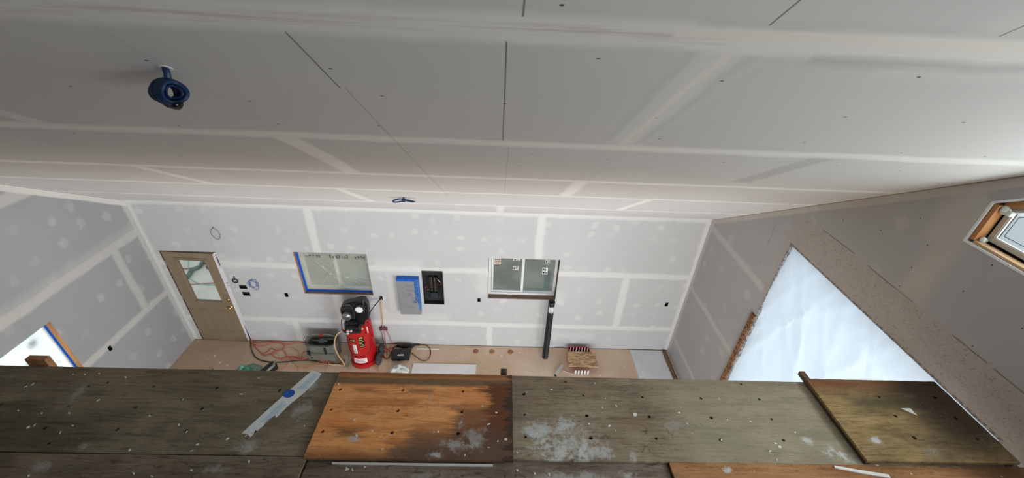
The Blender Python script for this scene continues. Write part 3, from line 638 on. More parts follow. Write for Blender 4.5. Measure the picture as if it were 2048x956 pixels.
m_bo = plywood('plywood_orange_stained', (0.82, 0.33, 0.11), (0.92, 0.47, 0.19), (0.40, 0.13, 0.04),
               [(-1.2, .2, 1.875, 1.935, .012, (.13, .11, .07), .85), (-1.2, .2, 1.935, 1.985, .02, (.17, .075, .035), .75), (-0.05, .2, 1.3, 1.90, .03, (.11, .042, .026), .92), (-0.26, -.02, 1.3, 1.72, .04, (.12, .06, .04), .75),
                (-0.50, .2, 1.3, 1.55, .045, (.12, .075, .05), .75), (-0.62, .2, 1.3, 1.47, .045, (.14, .09, .065), .8), (-1.2, -.2, 1.30, 1.40, .04, (.12, .07, .045), .75), (-.96, -.83, 1.50, 1.54, .03, (.06, .04, .025), .9), (-.95, -.84, 1.82, 1.84, .02, (.10, .05, .03), .7), (-.55, -.43, 1.82, 1.84, .02, (.08, .04, .02), .8),
                (.085, .2, 1.3, 2.0, .01, (.05, .035, .03), .8)],
               [(-.22, 1.45, .20, .07, .55), (-.33, 1.385, .08, .04, .75), (-.21, 1.60, .03, .05, .6), (-.42, 1.78, .015, .07, .6), (-.84, 1.48, .06, .035, .8), (-.1, 1.5, .12, .1, .4)], lines=.6, seed=2.0, mott=.15, mottcol=(.30, .12, .05))
m_b4 = plywood('plywood_brown_stained', (0.22, 0.15, 0.065), (0.44, 0.31, 0.14), (0.07, 0.045, 0.025),
               [(2.2, 3.4, 1.88, 2.1, .05, (.20, .075, .035), .8), (2.45, 3.0, 1.74, 1.83, .08, (.06, .062, .035), .9), (2.82, 3.5, 1.45, 2.1, .12, (.045, .032, .022), .93), (2.6, 2.9, 1.3, 1.6, .1, (.10, .075, .045), .5)],
               [(2.40, 1.50, .06, .04, .9), (2.7, 1.43, .12, .06, .15)], lines=.55, seed=6.0, mott=.3)
m_rA = plywood('plywood_brown_grey', (0.16, 0.13, 0.09), (0.26, 0.215, 0.155), (0.06, 0.045, 0.032), [], [(-2.5, 1.30, .1, .05, .4), (-1.6, 1.29, .2, .06, .4)], lines=.8, wscale=5, seed=8.0, mott=.3)
m_rB = plywood('plywood_grey_brown', (0.17, 0.13, 0.10), (0.27, 0.215, 0.175), (0.06, 0.04, 0.03), [], [(0.5, 1.25, .4, .1, .5), (-.4, 1.28, .2, .05, .3), (.8, 1.3, .1, .05, .6)], lines=.85, wscale=5, seed=9.0, mott=.3)
m_rC = plywood('plywood_rust_brown', (0.34, 0.16, 0.065), (0.46, 0.25, 0.11), (0.12, 0.05, 0.025), [(2.9, 3.4, .7, 1.4, .1, (.10, .055, .03), .8)], [(1.40, 1.33, .05, .03, 1.2)], lines=.7, seed=11.0, mott=.75, mottcol=(.10, .06, .035))
hx = [0.2+.4135*k for k in range(-9, 9)]; hy = [1.832, 1.678, 1.525]
def board(x0, x1, y0, y1, ztop, mat, label, holes=True, th=.018, extra=(), rows=None):
    b_ = BM(); hs = []
    if holes:
        for yy in (rows or hy):
            for xx in hx:
                if x0+.04 < xx < x1-.04 and y0+.03 < yy < y1-.03:
                    j = random.uniform(-.006, .006); hs.append(ngon(xx+j, yy+random.uniform(-.004, .004), random.uniform(.009, .013), 9, random.random()))
    hs += [ngon(a, b, .009, 8) for a, b in extra]
    # slightly worn edges
    n = 26; rnd = random.Random(int(x0*100)); P = []
    def ed(a, b):
        for i in range(n):
            s = i/n; P.append((a[0]+(b[0]-a[0])*s+rnd.uniform(-.0015, .0015), a[1]+(b[1]-a[1])*s+rnd.uniform(-.0015, .0015)))
    ed((x0, y0), (x1, y0)); ed((x1, y0), (x1, y1)); ed((x1, y1), (x0, y1)); ed((x0, y1), (x0, y0))
    plate(b_, 'xy', P, hs, ztop-th, ztop)
    return tag(mesh_obj('plywood_sheet', b_, mat), label, 'plywood sheet', 'plywood sheets on the work platform')
board(-4.10, -1.03, 1.379, 1.984, ZP, m_b1, 'dark weathered plywood with bolt holes, left end of the platform', extra=[(-2.59, 1.43), (-2.60, 1.86)])
board(0.08, 3.20, 1.377, 1.988, ZP, m_b3, 'grey weathered plywood smeared with white powder, right of the orange sheet', extra=[(.503, 1.943), (1.782, 1.958)])
board(-1.092, 0.122, 1.358, 1.977, ZP+.0185, m_bo, 'orange-brown plywood with dark stains laid on top of its neighbours')
board(2.254, 3.215, 1.372, 1.975, ZP+.052, m_b4, 'short brown stained plywood raised beside the plastic opening')
board(-4.10, -1.085, .76, 1.372, ZP, m_rA, 'brown-grey plywood in the front row, left-hand sheet', rows=[1.2, 1.0, .85])
board(-1.075, 1.050, .76, 1.42, ZP-.022, m_rB, 'grey-brown wavy-grained plywood in the front row, lying slightly lower', rows=[1.2, 1.0, .85])
board(1.060, 3.33, .76, 1.3765, ZP, m_rC, 'rusty brown plywood in the front row below the raised sheet', rows=[1.2, 1.0, .85])
b_ = BM(); box(b_, (XL+.002, YN+.002, ZP-.24), (XR-.002, .745, ZP-.02)); tag(mesh_obj('light_block_deck', b_, m_rA), kind='structure')  # unseen deck added to keep low light off the near ceiling
def timber(a, b, label, name='wooden_post', cat='post', m=M_studdark):
    b_ = BM(); box(b_, a, b, 0, .002); return tag(mesh_obj(name, b_, m), label, cat)
zb = ZP-.018
timber((.040, 1.992, 0), (.083, 2.03, ZP+.025), 'wooden post end sticking up behind the orange plywood sheet')
timber((-3.235, 1.990, 0), (-3.10, 2.03, ZP+.055), 'wide brown post end above the platform edge, in front of the side window', m=M_stud)
timber((2.262, 1.380, ZP), (2.300, 2.06, ZP+.034), 'narrow timber under the left edge of the raised plywood', 'timber_batten', 'timber')
timber((3.16, 1.380, ZP), (3.20, 1.96, ZP+.034), 'dark batten under the outer end of the raised brown plywood', 'timber_batten', 'timber')
b_ = BM(); box(b_, (-4.08, .79, ZP-.0525), (3.30, 1.955, ZP-.0405)); tag(mesh_obj('hole_backing', b_, m_rA), 'unseen board added beneath the platform sheets so their holes stay dark', 'plywood sheet')  # unseen backing added so the bolt holes show dark
for x, lb in ((-3.9, 'far left'), (-2.7, 'second'), (-1.15, 'third'), (.12, 'fourth'), (1.2, 'fifth'), (2.24, 'sixth'), (3.17, 'last')):
    b_ = BM(); box(b_, (x-.019, .78, zb-.0345-.089), (x+.019, 1.97, zb-.0345)); 
    o = mesh_obj('platform_joist', b_, M_studdark); tag(o, 'hidden timber joist under the plywood platform, '+('leftmost' if lb == 'far left' else 'rightmost' if lb == 'last' else lb+' from the left'), 'joist', 'joists under the platform')
b_ = BM()
for y in (.80, 1.93): box(b_, (-4.12, y-.019, zb-.0345-.089-.14), (3.36, y+.019, zb-.0345-.0895))
tag(mesh_obj('platform_ledger', b_, M_studdark), 'long timbers carrying the platform joists', 'timber')
for x in (-4.0, -.5, 3.1):
    e = empty('scaffold_frame', (x, 1.365, 0), 'steel scaffold frame under the platform, '+{-4.0: 'left end', -.5: 'middle', 3.1: 'right end'}[x], 'scaffold', 'scaffold frames under the platform')
    for s in (-.565, .565): b_ = BM(); cyl(b_, (0, s, 0), (0, s, zb-.264), .021); mesh_obj('upright_tube', b_, M_metal, e)
    for z in (.4, 1.2, 2.0, 2.8, zb-.284): b_ = BM(); cyl(b_, (0, -.565, z), (0, .565, z), .019); mesh_obj('rung', b_, M_metal, e)
# ---- things lying on the platform
b_ = BM(); plate(b_, 'xy', [(-.93, 1.3445), (-.62, 1.344), (-.60, 1.346), (-.42, 1.3445), (-.40, 1.343), (.005, 1.344), (.005, 1.3505), (-.4, 1.3505), (-.93, 1.349)], [], ZP-.0218, ZP-.006)
tag(mesh_obj('trim_strip', b_, M_paperw), 'thin white strip lying along the near edge of the orange plywood', 'strip')
PAPER = [(-1.296,1.998),(-1.221,1.971),(-1.229,1.924),(-1.266,1.83),(-1.288,1.79),(-1.336,1.712),(-1.373,1.62),(-1.387,1.638),(-1.418,1.61),(-1.425,1.567),(-1.446,1.528),(-1.458,1.536),(-1.457,1.5),(-1.467,1.49),(-1.491,1.507),(-1.529,1.514),(-1.453,1.678),(-1.373,1.847)]
M_tapew = plain('printed_tape_white', (0.78, 0.86, 0.88), 0.5, 0.4, var=.06)
M_inkl = plain('pale_blue_ink', (0.45, 0.64, 0.80), 0.5, 0.3, var=.15, scale=60)
M_ink = plain('blue_ink', (0.02, 0.13, 0.55), 0.5, 0.3, var=.1)
b_ = BM(); plate(b_, 'xy', PAPER, [], ZP+.001, ZP+.0022); pp = mesh_obj('packaging_strip', b_, M_tapew)
tag(pp, 'torn pale blue printed wrapper strip with a blue oval on dark plywood', 'wrapper')
b_ = BM(); plate(b_, 'xy', [(-1.372+.034*math.cos(a)*1.0-.016*math.sin(a), 1.80+.03*math.sin(a)+.012*math.cos(a)) for a in [2*math.pi*i/24 for i in range(24)]], [], ZP+.0022, ZP+.0027); mesh_obj('blue_oval', b_, M_ink, pp)
b_ = BM(); dirv = Vector((-1.26+1.50, 1.985-1.50)).normalized(); nv = Vector((dirv.y, -dirv.x)); base = Vector((-1.50, 1.53))
def pstrip(s0, s1, o0, o1):
    q = [base+dirv*s0+nv*o0, base+dirv*s1+nv*o0, base+dirv*s1+nv*o1, base+dirv*s0+nv*o1]; plate(b_, 'xy', [(v.x, v.y) for v in q], [], ZP+.0021, ZP+.0026)
for s0, s1 in ((.07, .235), (.35, .50)):
    for k in range(5): pstrip(s0+.004*k, s1-.006*(k % 2), .012+.0085*k, .0165+.0085*k)
mesh_obj('printed_lines', b_, M_inkl, pp)
b_ = BM(); plate(b_, 'xy', [(2.060, 1.352), (2.064, 1.366), (2.20, 1.341), (2.362, 1.316), (2.360, 1.297), (2.20, 1.322)], [], ZP+.0005, ZP+.010)
tag(mesh_obj('plastic_strip', b_, M_paperw), 'narrow white plastic strip lying on the rusty brown plywood', 'strip')
b_ = BM(); plate(b_, 'xy', [(2.765, 1.742), (2.832, 1.742), (2.835, 1.688)], [], ZP+.0525, ZP+.0545)
tag(mesh_obj('plaster_shard', b_, M_white), 'triangular white shard on the raised brown plywood', 'shard')
ORD = 'first second third fourth fifth sixth seventh eighth ninth tenth eleventh twelfth thirteenth fourteenth fifteenth sixteenth seventeenth eighteenth nineteenth twentieth'.split()
ORD += ['twenty-'+o for o in ORD[:9]]+['thirtieth', 'thirty-first', 'thirty-second', 'thirty-third', 'thirty-fourth']
def place(i, n):
    return 'leftmost' if i == 0 else 'rightmost' if i == n-1 else ORD[i]+' from the left'
def chip(x, y, z, r, lab, grp, k):
    rnd = random.Random(k); n = 8; a0 = rnd.uniform(0, 6.28); el = rnd.uniform(.28, .8); P = []
    for i in range(n):
        a = 2*math.pi*i/n; rr = r*rnd.uniform(.6, 1.1); u, v = rr*math.cos(a), rr*el*math.sin(a)
        P.append((x+u*math.cos(a0)-v*math.sin(a0), y+u*math.sin(a0)+v*math.cos(a0)))
    b_ = BM(); plate(b_, 'xy', P, [], z+.0003, z+rnd.uniform(.002, .004)); tag(mesh_obj('plaster_chip', b_, M_white), lab, 'plaster chip', grp)
CH1 = [(-2.876,1.922),(-2.798,1.922),(-2.712,1.931),(-2.515,1.905),(-3.088,1.816),(-3.060,1.835),(-1.633,1.922),(-2.026,1.739),(-1.680,1.790),(-2.547,1.723),(-2.150,1.619),(-2.809,1.624),(-2.647,1.628),(-2.776,1.543),(-2.800,1.528),(-2.553,1.544),(-2.586,1.499),(-1.935,1.561),(-1.859,1.516),(-1.745,1.436),(-1.753,1.398),(-2.106,1.397),(-1.495,1.498),(-1.684,1.287),(-1.985,1.265),(-2.527,1.244),(-1.873,1.249),(-1.397,1.342),(-2.963,1.638),(-1.593,1.476),(-1.175,1.568)]
CH3 = [(0.221,1.850),(0.395,1.875),(0.712,1.936),(0.764,1.814),(0.726,1.740),(0.825,1.755),(0.934,1.693),(0.616,1.618),(0.747,1.606),(0.782,1.573),(1.553,1.899),(1.564,1.826),(1.240,1.712),(1.264,1.631),(1.548,1.667),(1.699,1.658),(1.796,1.482),(1.781,1.505),(1.720,1.454),(1.733,1.400),(0.147,1.419),(0.274,1.546),(1.955,1.583),(0.249,1.307),(0.333,1.303),(1.443,1.522)]
CHO = [(-0.076,1.719),(0.015,1.675),(-0.031,1.591),(-0.341,1.533),(-0.367,1.531),(0.030,1.478),(0.077,1.492),(-0.163,1.387),(-0.653,1.417),(-0.828,1.498),(-0.876,1.606),(-0.744,1.532),(-0.423,1.704),(-1.065,1.868),(-0.025,1.438)]
CHB = [(-0.840,1.369),(-0.805,1.360),(-0.739,1.332),(-0.835,1.393),(0.148,1.431)]
CH4 = [(2.791,1.714),(2.289,1.481),(2.590,1.609),(2.343,1.376),(2.513,1.326),(3.069,1.318),(2.767,1.860)]
FLW = [(0.946,5.495),(0.614,5.611),(0.468,5.594),(0.812,5.668),(-0.630,5.473),(-0.748,5.421),(0.112,5.495),(-0.811,5.395),(0.180,5.244),(0.383,5.111),(2.430,5.307),(1.931,5.085),(0.640,5.118),(-4.839,5.494),(-5.239,5.242),(-4.986,5.192),(-5.162,5.339),(-5.771,5.590),(-5.689,5.681),(-4.824,5.139),(-4.203,5.514),(-4.185,5.191),(-0.581,5.142),(0.322,5.526)]
G3 = {
'GREEN':[(-4.724,5.738,0.012),(-4.658,5.62,0.012),(-4.575,5.491,0.012),(-4.45,5.352,0.012),(-4.325,5.273,0.012),(-4.157,5.23,0.012),(-3.984,5.221,0.012),(-3.803,5.24,0.012),(-3.606,5.273,0.012),(-3.372,5.273,0.012),(-3.199,5.237,0.012),(-3.034,5.221,0.012),(-2.874,5.218,0.012),(-2.785,5.304,0.012)],
'RED0':[(-4.683,5.702,0.012),(-4.429,5.702,0.012),(-4.222,5.732,0.012),(-4.128,5.697,0.012),(-4.023,5.611,0.012),(-4.078,5.492,0.012),(-4.244,5.545,0.012),(-4.274,5.471,0.012),(-4.331,5.412,0.012)],
'RED1':[(-4.672,5.68,0.012),(-4.526,5.609,0.012),(-4.39,5.621,0.012),(-4.306,5.676,0.012),(-4.15,5.696,0.012),(-3.973,5.672,0.012),(-3.864,5.728,0.012),(-3.737,5.717,0.012),(-3.594,5.639,0.012),(-3.489,5.568,0.012)],
'RED2':[(-4.659,5.665,0.012),(-4.529,5.55,0.012),(-4.387,5.439,0.012),(-4.233,5.387,0.012),(-4.126,5.433,0.012),(-4.052,5.507,0.012),(-3.956,5.583,0.012),(-3.835,5.557,0.012),(-3.712,5.474,0.012),(-3.642,5.334,0.012),(-3.607,5.225,0.012)],
'RED3':[(-4.635,5.651,0.012),(-4.458,5.495,0.012),(-4.289,5.371,0.012),(-4.168,5.432,0.012),(-4.08,5.521,0.012),(-3.981,5.495,0.012),(-3.855,5.356,0.012),(-3.699,5.291,0.012),(-3.541,5.295,0.012),(-3.431,5.368,0.012),(-3.422,5.425,0.012)],
'RED4':[(-4.176,5.403,0.012),(-4.004,5.31,0.012),(-3.876,5.355,0.012),(-3.746,5.352,0.012),(-3.599,5.308,0.012),(-3.463,5.34,0.012),(-3.427,5.411,0.012)],
'RED5':[(-3.438,5.439,0.012),(-3.568,5.493,0.012),(-3.614,5.42,0.012),(-3.584,5.322,0.012),(-3.728,5.36,0.012),(-3.822,5.329,0.012),(-3.908,5.285,0.012),(-4.0,5.324,0.012)],
'RED6':[(-3.435,5.432,0.012),(-3.272,5.43,0.012),(-3.159,5.448,0.012),(-3.08,5.379,0.012),(-3.04,5.296,0.012),(-3.052,5.241,0.012),(-3.156,5.265,0.012),(-3.293,5.289,0.012),(-3.235,5.36,0.012),(-3.144,5.405,0.012)],
'RED7':[(-4.043,5.212,0.012),(-4.016,5.132,0.012),(-3.932,5.042,0.012),(-3.841,5.045,0.012),(-3.779,5.139,0.012),(-3.773,5.22,0.012)],
'RED8':[(-3.711,5.222,0.012),(-3.583,5.144,0.012),(-3.523,5.027,0.012)],
'RED9':[(-3.704,5.062,0.012),(-3.51,5.093,0.012),(-3.402,5.163,0.012),(-3.251,5.235,0.012),(-3.104,5.267,0.012),(-3.019,5.297,0.012)],
'RED10':[(-3.442,5.056,0.012),(-3.314,5.125,0.012),(-3.178,5.21,0.012),(-3.057,5.227,0.012),(-3.045,5.106,0.012),(-3.058,5.027,0.012)],
'RED11':[(-3.552,5.145,0.012),(-3.407,5.096,0.012),(-3.272,5.153,0.012),(-3.121,5.171,0.012),(-3.083,5.24,0.012)],
'REDT0':[(-2.348,5.649,0.02),(-2.221,5.621,0.02),(-2.079,5.531,0.02),(-2.028,5.611,0.02),(-1.94,5.646,0.02)],
'REDT1':[(-2.259,5.494,0.02),(-2.111,5.376,0.02),(-2.034,5.348,0.02),(-1.975,5.441,0.02),(-2.044,5.579,0.02),(-2.178,5.638,0.02),(-2.24,5.557,0.02)],
'REDT2':[(-2.222,5.676,0.03),(-2.158,5.519,0.03),(-2.073,5.368,0.03),(-1.992,5.371,0.03),(-1.957,5.62,0.03),(-1.881,5.654,0.03)],
'BROWN':[(-1.646,5.551,0.012),(-1.638,5.631,0.012),(-1.611,5.68,0.012),(-1.534,5.723,0.012),(-1.415,5.735,0.012),(-1.32,5.673,0.012),(-1.266,5.563,0.012),(-1.258,5.439,0.012),(-1.302,5.346,0.012),(-1.406,5.343,0.012),(-1.487,5.402,0.012),(-1.628,5.521,0.012)],
'BLK':[(-1.927,5.695,0.02),(-1.794,5.634,0.02),(-1.654,5.655,0.02),(-1.591,5.705,0.02),(-1.474,5.725,0.02)],
'HANG_OR':[(-2.06,5.714,1.183),(-2.104,5.714,0.959),(-2.11,5.714,0.776),(-2.114,5.714,0.651),(-2.131,5.714,0.508)],
'CAMO':[(-2.149,5.684,0.536),(-2.069,5.684,0.426),(-2.179,5.684,0.292)],
'P1':[(-2.143,5.711,0.012),(-2.164,5.443,0.012),(-2.216,5.159,0.012),(-2.297,5.288,0.012),(-2.31,5.377,0.012)],
'HANGP':[(-2.077,5.694,0.384),(-2.028,5.694,0.187),(-2.023,5.694,0.018)],
'HANGP2':[(-2.114,5.694,0.415),(-2.122,5.694,0.25),(-2.134,5.694,0.048)],
'HANGP3':[(-2.173,5.694,0.265),(-2.16,5.694,0.132),(-2.141,5.694,0.039)],
'OUT':[(-7.671,8.451,-0.1),(-7.421,8.071,-0.1),(-7.274,7.831,-0.1),(-7.045,7.627,-0.1),(-6.742,7.501,-0.1),(-6.455,7.491,-0.1)],
'OUT2':[(-7.563,8.064,-0.1),(-7.344,8.101,-0.1),(-7.249,8.234,-0.1),(-7.227,8.42,-0.1)],
'OUT3':[(-7.034,7.477,-0.1),(-6.803,7.51,-0.1),(-6.481,7.559,-0.1)],
'OUT4':[(-7.212,7.666,-0.1),(-7.253,7.979,-0.1),(-7.172,8.109,-0.1),(-7.255,8.392,-0.1)],
}
SPK =  [(2.886, 4.614), (3.134, 4.357), (2.724, 4.464), (2.727, 4.241), (3.541, 4.228), (2.287, 4.584), (2.338, 4.666), (2.323, 4.323), (1.925, 4.339), (2.725, 4.048), (2.061, 4.034)]
for nm, lst, z, lab in (('1', CH1, ZP, 'on the dark plywood at the left'), ('3', CH3, ZP, 'on the grey powdered plywood in the middle'),
                        ('o', CHO, ZP+.0185, 'on the orange plywood'), ('b', CHB, ZP-.022, 'in front of the orange plywood'), ('4', CH4[3:], ZP, 'on the rusty plywood')):
    fixed = []
    for k, (x, y) in enumerate(lst):
        zz = z
        if nm == '3' and y < 1.377 and x < 1.05: zz = ZP-.022; y = min(y, 1.335)
        if nm == 'o' and y < 1.365: y = 1.37
        if nm == 'b' and y > 1.335: y = 1.325-.01*(k % 2)
        fixed.append((x, y, zz, k))
    fixed.sort()
    for i, (x, y, zz, k) in enumerate(fixed):
        chip(x, y, zz, random.Random(k*7+ord(nm)).uniform(.006, .0125)*(1.6 if (nm == '3' and k in (6, 7, 8, 16)) else 1), 'white plaster chip '+lab+', '+place(i, len(fixed)), 'plaster chips '+lab, k*13+ord(nm))

# ================================================================ cables hanging from the ceiling and walls
NORM = Vector((0, -SL, -1)).normalized()      # into the room from the far roof slope
def on_ceiling(x, y): return Vector((x, y, ceil_z(y)))
# large wound blue cable
c0 = on_ceiling(-1.163, 1.523)
e = empty('cable_coil', c0, 'large wound coil of blue cable hanging from the ceiling', 'cable coil')
b_ = BM(); q = NORM.to_track_quat('-Z', 'Y').to_matrix().to_4x4(); plate(b_, 'xy', ngon(0, 0, .022, 16), [ngon(0, 0, .012, 12)], -.002, .003)
bmesh.ops.transform(b_, matrix=q, verts=b_.verts); mesh_obj('ceiling_hole_ring', b_, M_paperw, e)
fwd = Vector((1.0, -0.70, 0.16)).normalized()        # axis of the coil, turned towards the right
side = Vector((0, 0, 1)).cross(fwd).normalized(); up = fwd.cross(side)
cc = Vector((-0.014, -.012, -.078))
def loop(cx, rx, ry, off, tilt, n=30, ph=0):
    P = []
    for i in range(n):
        a = 2*math.pi*i/n+ph; u, v = rx*math.cos(a), ry*math.sin(a)
        P.append(cc+side*(u+cx)+up*(v)+fwd*(off+tilt*u+.010*math.sin(2*a+off*60)))
    return P
b_ = BM(); rnd = random.Random(2)
for k in range(13):
    f_ = k/12.0; tube(b_, loop(rnd.uniform(-.003, .003), .040+rnd.uniform(-.005, .004)-.008*abs(f_-.5), .041+rnd.uniform(-.005, .003)-.010*abs(f_-.5), -.052+.100*f_, rnd.uniform(-.14, .16), 30, rnd.random()*6), .0062, 8, True)
for k in range(4): tube(b_, loop(.003, .030-.003*k, .030-.003*k, -.012+.018*k, .2*(k-1.5)), .0042, 8, True)
mesh_obj('wound_loops', b_, M_bluew, e, True)
b_ = BM(); tube(b_, [(0, 0, .004), (.001, -.003, -.02), (-.002, -.006, -.04), (-.006, -.010, -.055)], .0105, 10, flat=.6); mesh_obj('drop_cable', b_, M_bluew, e, True)
b_ = BM(); tube(b_, [(-.006, -.004, .0), (-.012, -.006, -.02), (-.014, -.01, -.045)], .0025, 6); mesh_obj('white_thread', b_, M_paperw, e, True)
b_ = BM(); pb = cc-up*.046
tube(b_, spline([pb-fwd*.060+side*.004, pb-fwd*.03-up*.006, pb+fwd*.04-up*.006, pb+fwd*.075+up*.008], 5), .0075, 8); tube(b_, [pb-fwd*.075+up*.004, pb-fwd*.04-up*.002], .010, 8)
mesh_obj('black_tape_end', b_, M_black, e, True)
# small folded blue cable
c1 = on_ceiling(-1.146, 4.40)
e = empty('cable_coil', c1, 'small folded bow of dark blue cable on the ceiling near the far wall', 'cable coil')
b_ = BM()
for s, L, h in ((-1, .125, .034), (-1, .11, .026), (1, .125, .014), (1, .10, .010), (1, .115, .018)):
    tube(b_, spline([(0, 0, -.035), (s*L*.4, -.02, -.035+h*.7), (s*L, -.02, -.040), (s*L*.95, 0, -.045-h*.8), (s*L*.35, .01, -.04-h*.8)], 6, True), .006, 8, True)
mesh_obj('folded_loops', b_, M_bluew, e, True)
b_ = BM(); box(b_, (-.018, -.022, -.056), (.020, .014, -.018), 0, .006); tube(b_, [(0, 0, 0.004), (0, 0, -.03)], .010, 8); mesh_obj('binding', b_, M_bluew, e, True)
# wire loops on the far wall
def wall_loop(x, z, rx, rz_, r, mat, label, turns=1, jig=.004, tail=.05, seed=0, name='wire_loop'):
    rnd = random.Random(seed); P = [(0, .05, rz_+tail), (0, -.004, rz_+tail*.8)]
    for k in range(int(14*turns)+1):
        a = math.pi/2+2*math.pi*k/14; P.append((rx*math.cos(a)+rnd.uniform(-jig, jig), -.014-.010*rnd.random(), rz_*math.sin(a)+rnd.uniform(-jig, jig)))
    b_ = BM(); tube(b_, spline(P, 4), r, 6); o = mesh_obj(name, b_, mat, None, True); o.location = (x, D, z); return tag(o, label, 'wire')
M_greyw = plain('grey_wire', (0.16, 0.155, 0.15), 0.6); M_bwire = plain('bright_blue_wire', (0.04, 0.14, 0.42), 0.5)
wall_loop(-4.575, 2.425, .065, .105, .0035, M_greyw, 'thin grey wire loop high on the wall beside the door top', 1.2, .004, .03, 1)
wall_loop(-4.56, 1.47, .045, .035, .008, M_black, 'black cable ring on the wall above the upper double box', 1.6, .006, .06, 2)
o = wall_loop(-4.27, 1.40, .075, .085, .0035, M_bwire, 'tangled bright blue wire loop on the wall right of the double boxes', 2.3, .03, .04, 3)

# ================================================================ breaker panel and its masked neighbour
PX0, PX1, PZ0, PZ1 = PANEL
e = empty('breaker_panel', ((PX0+PX1)/2, D, PZ0), 'open breaker panel set in the wall, full of dark breakers and wires', 'electrical panel')
hw, ph = (PX1-PX0)/2, PZ1-PZ0
b_ = BM(); plate(b_, 'xz', rect(-hw+.001, hw-.001, .001, ph-.001), [rect(-hw+.009, hw-.009, .009, ph-.009)], -.004, .09); box(b_, (-hw+.001, .088, .001), (hw-.001, .094, ph-.001))
mesh_obj('enclosure', b_, plain('grey_steel', (.022, .023, .027), .6, .4), e)
b_ = BM(); frame_ring(b_, -hw+.001, hw-.001, .001, ph-.001, .006, -.006, .0, bev=0); mesh_obj('rim', b_, M_metal, e)
for k in range(9):
    z = .27+.036*k
    for s in (-1, 1):
        b_ = BM(); box(b_, (s*.008 if s > 0 else -.078, .035, z), (.078 if s > 0 else -.008, .08, z+.031), 0, .002); box(b_, (s*.03-.006, .024, z+.009), (s*.03+.006, .036, z+.022), 1, .001)
        mesh_obj('breaker', b_, [M_black, plain('gilt_mark', (.30, .27, .17), .6) if k == 0 and s < 0 else bpy.data.materials['gilt_mark']], e)
WM = [M_black, plain('red_wire', (.35, .03, .02), .5), M_white, plain('copper', (.5, .22, .1), .4, .5, .8)]
rnd = random.Random(8)
for k in range(26):
    s = rnd.choice((-1, 1)); z0 = rnd.uniform(.05, .66); z1 = .27+.036*rnd.randrange(9); x0 = s*rnd.uniform(.09, .16)
    P = [(x0*rnd.uniform(.3, 1), .07, z0), (x0, rnd.uniform(.01, .05), (z0+z1)/2), (s*rnd.uniform(.10, .13), .03, z1), (s*.075, .05, z1+.012)]
    hose('wire', P, .0045, WM[0] if k % 5 else WM[k//5 % 4], e, 6, 5)
b_ = BM(); box(b_, (-.06, .02, .12), (.07, .08, .25), 0, .006); mesh_obj('main_breaker', b_, plain('dark_teal', (.012, .03, .032), .5), e)
# masked grey box
BX0, BX1, BZ0, BZ1 = -1.748, -1.379, .872, 1.672
e = empty('panel_cover', (BX0, D, BZ0), 'grey flat box with blue tape and handwriting, fixed beside the breaker panel', 'box')
bw, bh = BX1-BX0, BZ1-BZ0
b_ = BM(); box(b_, (0, -.10, 0), (bw, -.001, bh), 0, .002); mesh_obj('cover_body', b_, plain('grey_card', (.255, .26, .27), .75, var=.05, scale=3), e)
b_ = BM(); box(b_, (-.0015, -.102, bh-.0), (bw+.0015, -.0, bh+.002)); box(b_, (-.0015, -.102, bh-.045), (bw+.0015, -.1005, bh+.002)); mesh_obj('top_tape', b_, M_tape, e)
b_ = BM(); box(b_, (bw, -.102, .10), (bw+.002, 0, bh)); plate(b_, 'xz', [(bw-.014, .10), (bw+.002, .10), (bw+.002, bh), (bw-.072, bh), (bw-.066, bh*.6), (bw-.035, .35)], [], -.1025, -.1008); mesh_obj('side_tape', b_, plain('blue_tape_light', (.05, .20, .52), .6, var=.1), e)
def text(parent, s, loc, size, mat, rot=(R(90), 0, 0), name='lettering', ext=.0006, shear=0.0):
    c = bpy.data.curves.new(name, 'FONT'); c.body = s; c.size = size; c.extrude = ext; c.shear = shear; c.materials.append(mat); c.align_x = 'LEFT'
    o = bpy.data.objects.new(name, c); C.objects.link(o); o.rotation_euler = rot; dg = bpy.context.evaluated_depsgraph_get(); me = bpy.data.meshes.new_from_object(o.evaluated_get(dg)); bpy.data.objects.remove(o)
    o = bpy.data.objects.new(name, me); C.objects.link(o); o.parent = parent; o.location = loc; o.rotation_euler = rot; return o
M_marker = plain('blue_marker', (0.01, 0.05, 0.25), .7); M_marker2 = plain('grey_marker', (0.10, 0.10, 0.11), .8); M_mblue = plain('pale_blue_marker', (0.10, 0.20, 0.42), .7)
text(e, 'Structured', (bw-.014, -.1034, .27), .118, M_marker, (R(90), R(-90), 0), 'handwriting', .0006, .1)
b_ = BM(); rnd = random.Random(5)
for z, x0, x1, hh in ((.665, .145, .30, .018), (.635, .145, .27, .010), (.575, .16, .25, .016), (.545, .165, .26, .012), (.49, .16, .24, .018), (.46, .165, .25, .010), (.43, .16, .235, .014), (.175, .155, .30, .016), (.15, .165, .28, .012)):
    x = x0
    while x < x1:
        wd = rnd.uniform(.006, .014); hz = rnd.uniform(.5, 1)*hh
        tube(b_, [(x, -.1012, z), (x+wd*.4, -.1012, z+hz), (x+wd*.8, -.1012, z+hz*.2)], .0016, 4); x += wd*1.3
mesh_obj('notes', b_, M_marker2, e)
b_ = BM()
for z in (.26, .30, .34, .38): tube(b_, spline([(.235, -.1012, z), (.25, -.1012, z+.03), (.275, -.1012, z-.005), (.30, -.1012, z+.028)], 4), .0022, 4)
mesh_obj('blue_scribble', b_, M_mblue, e)

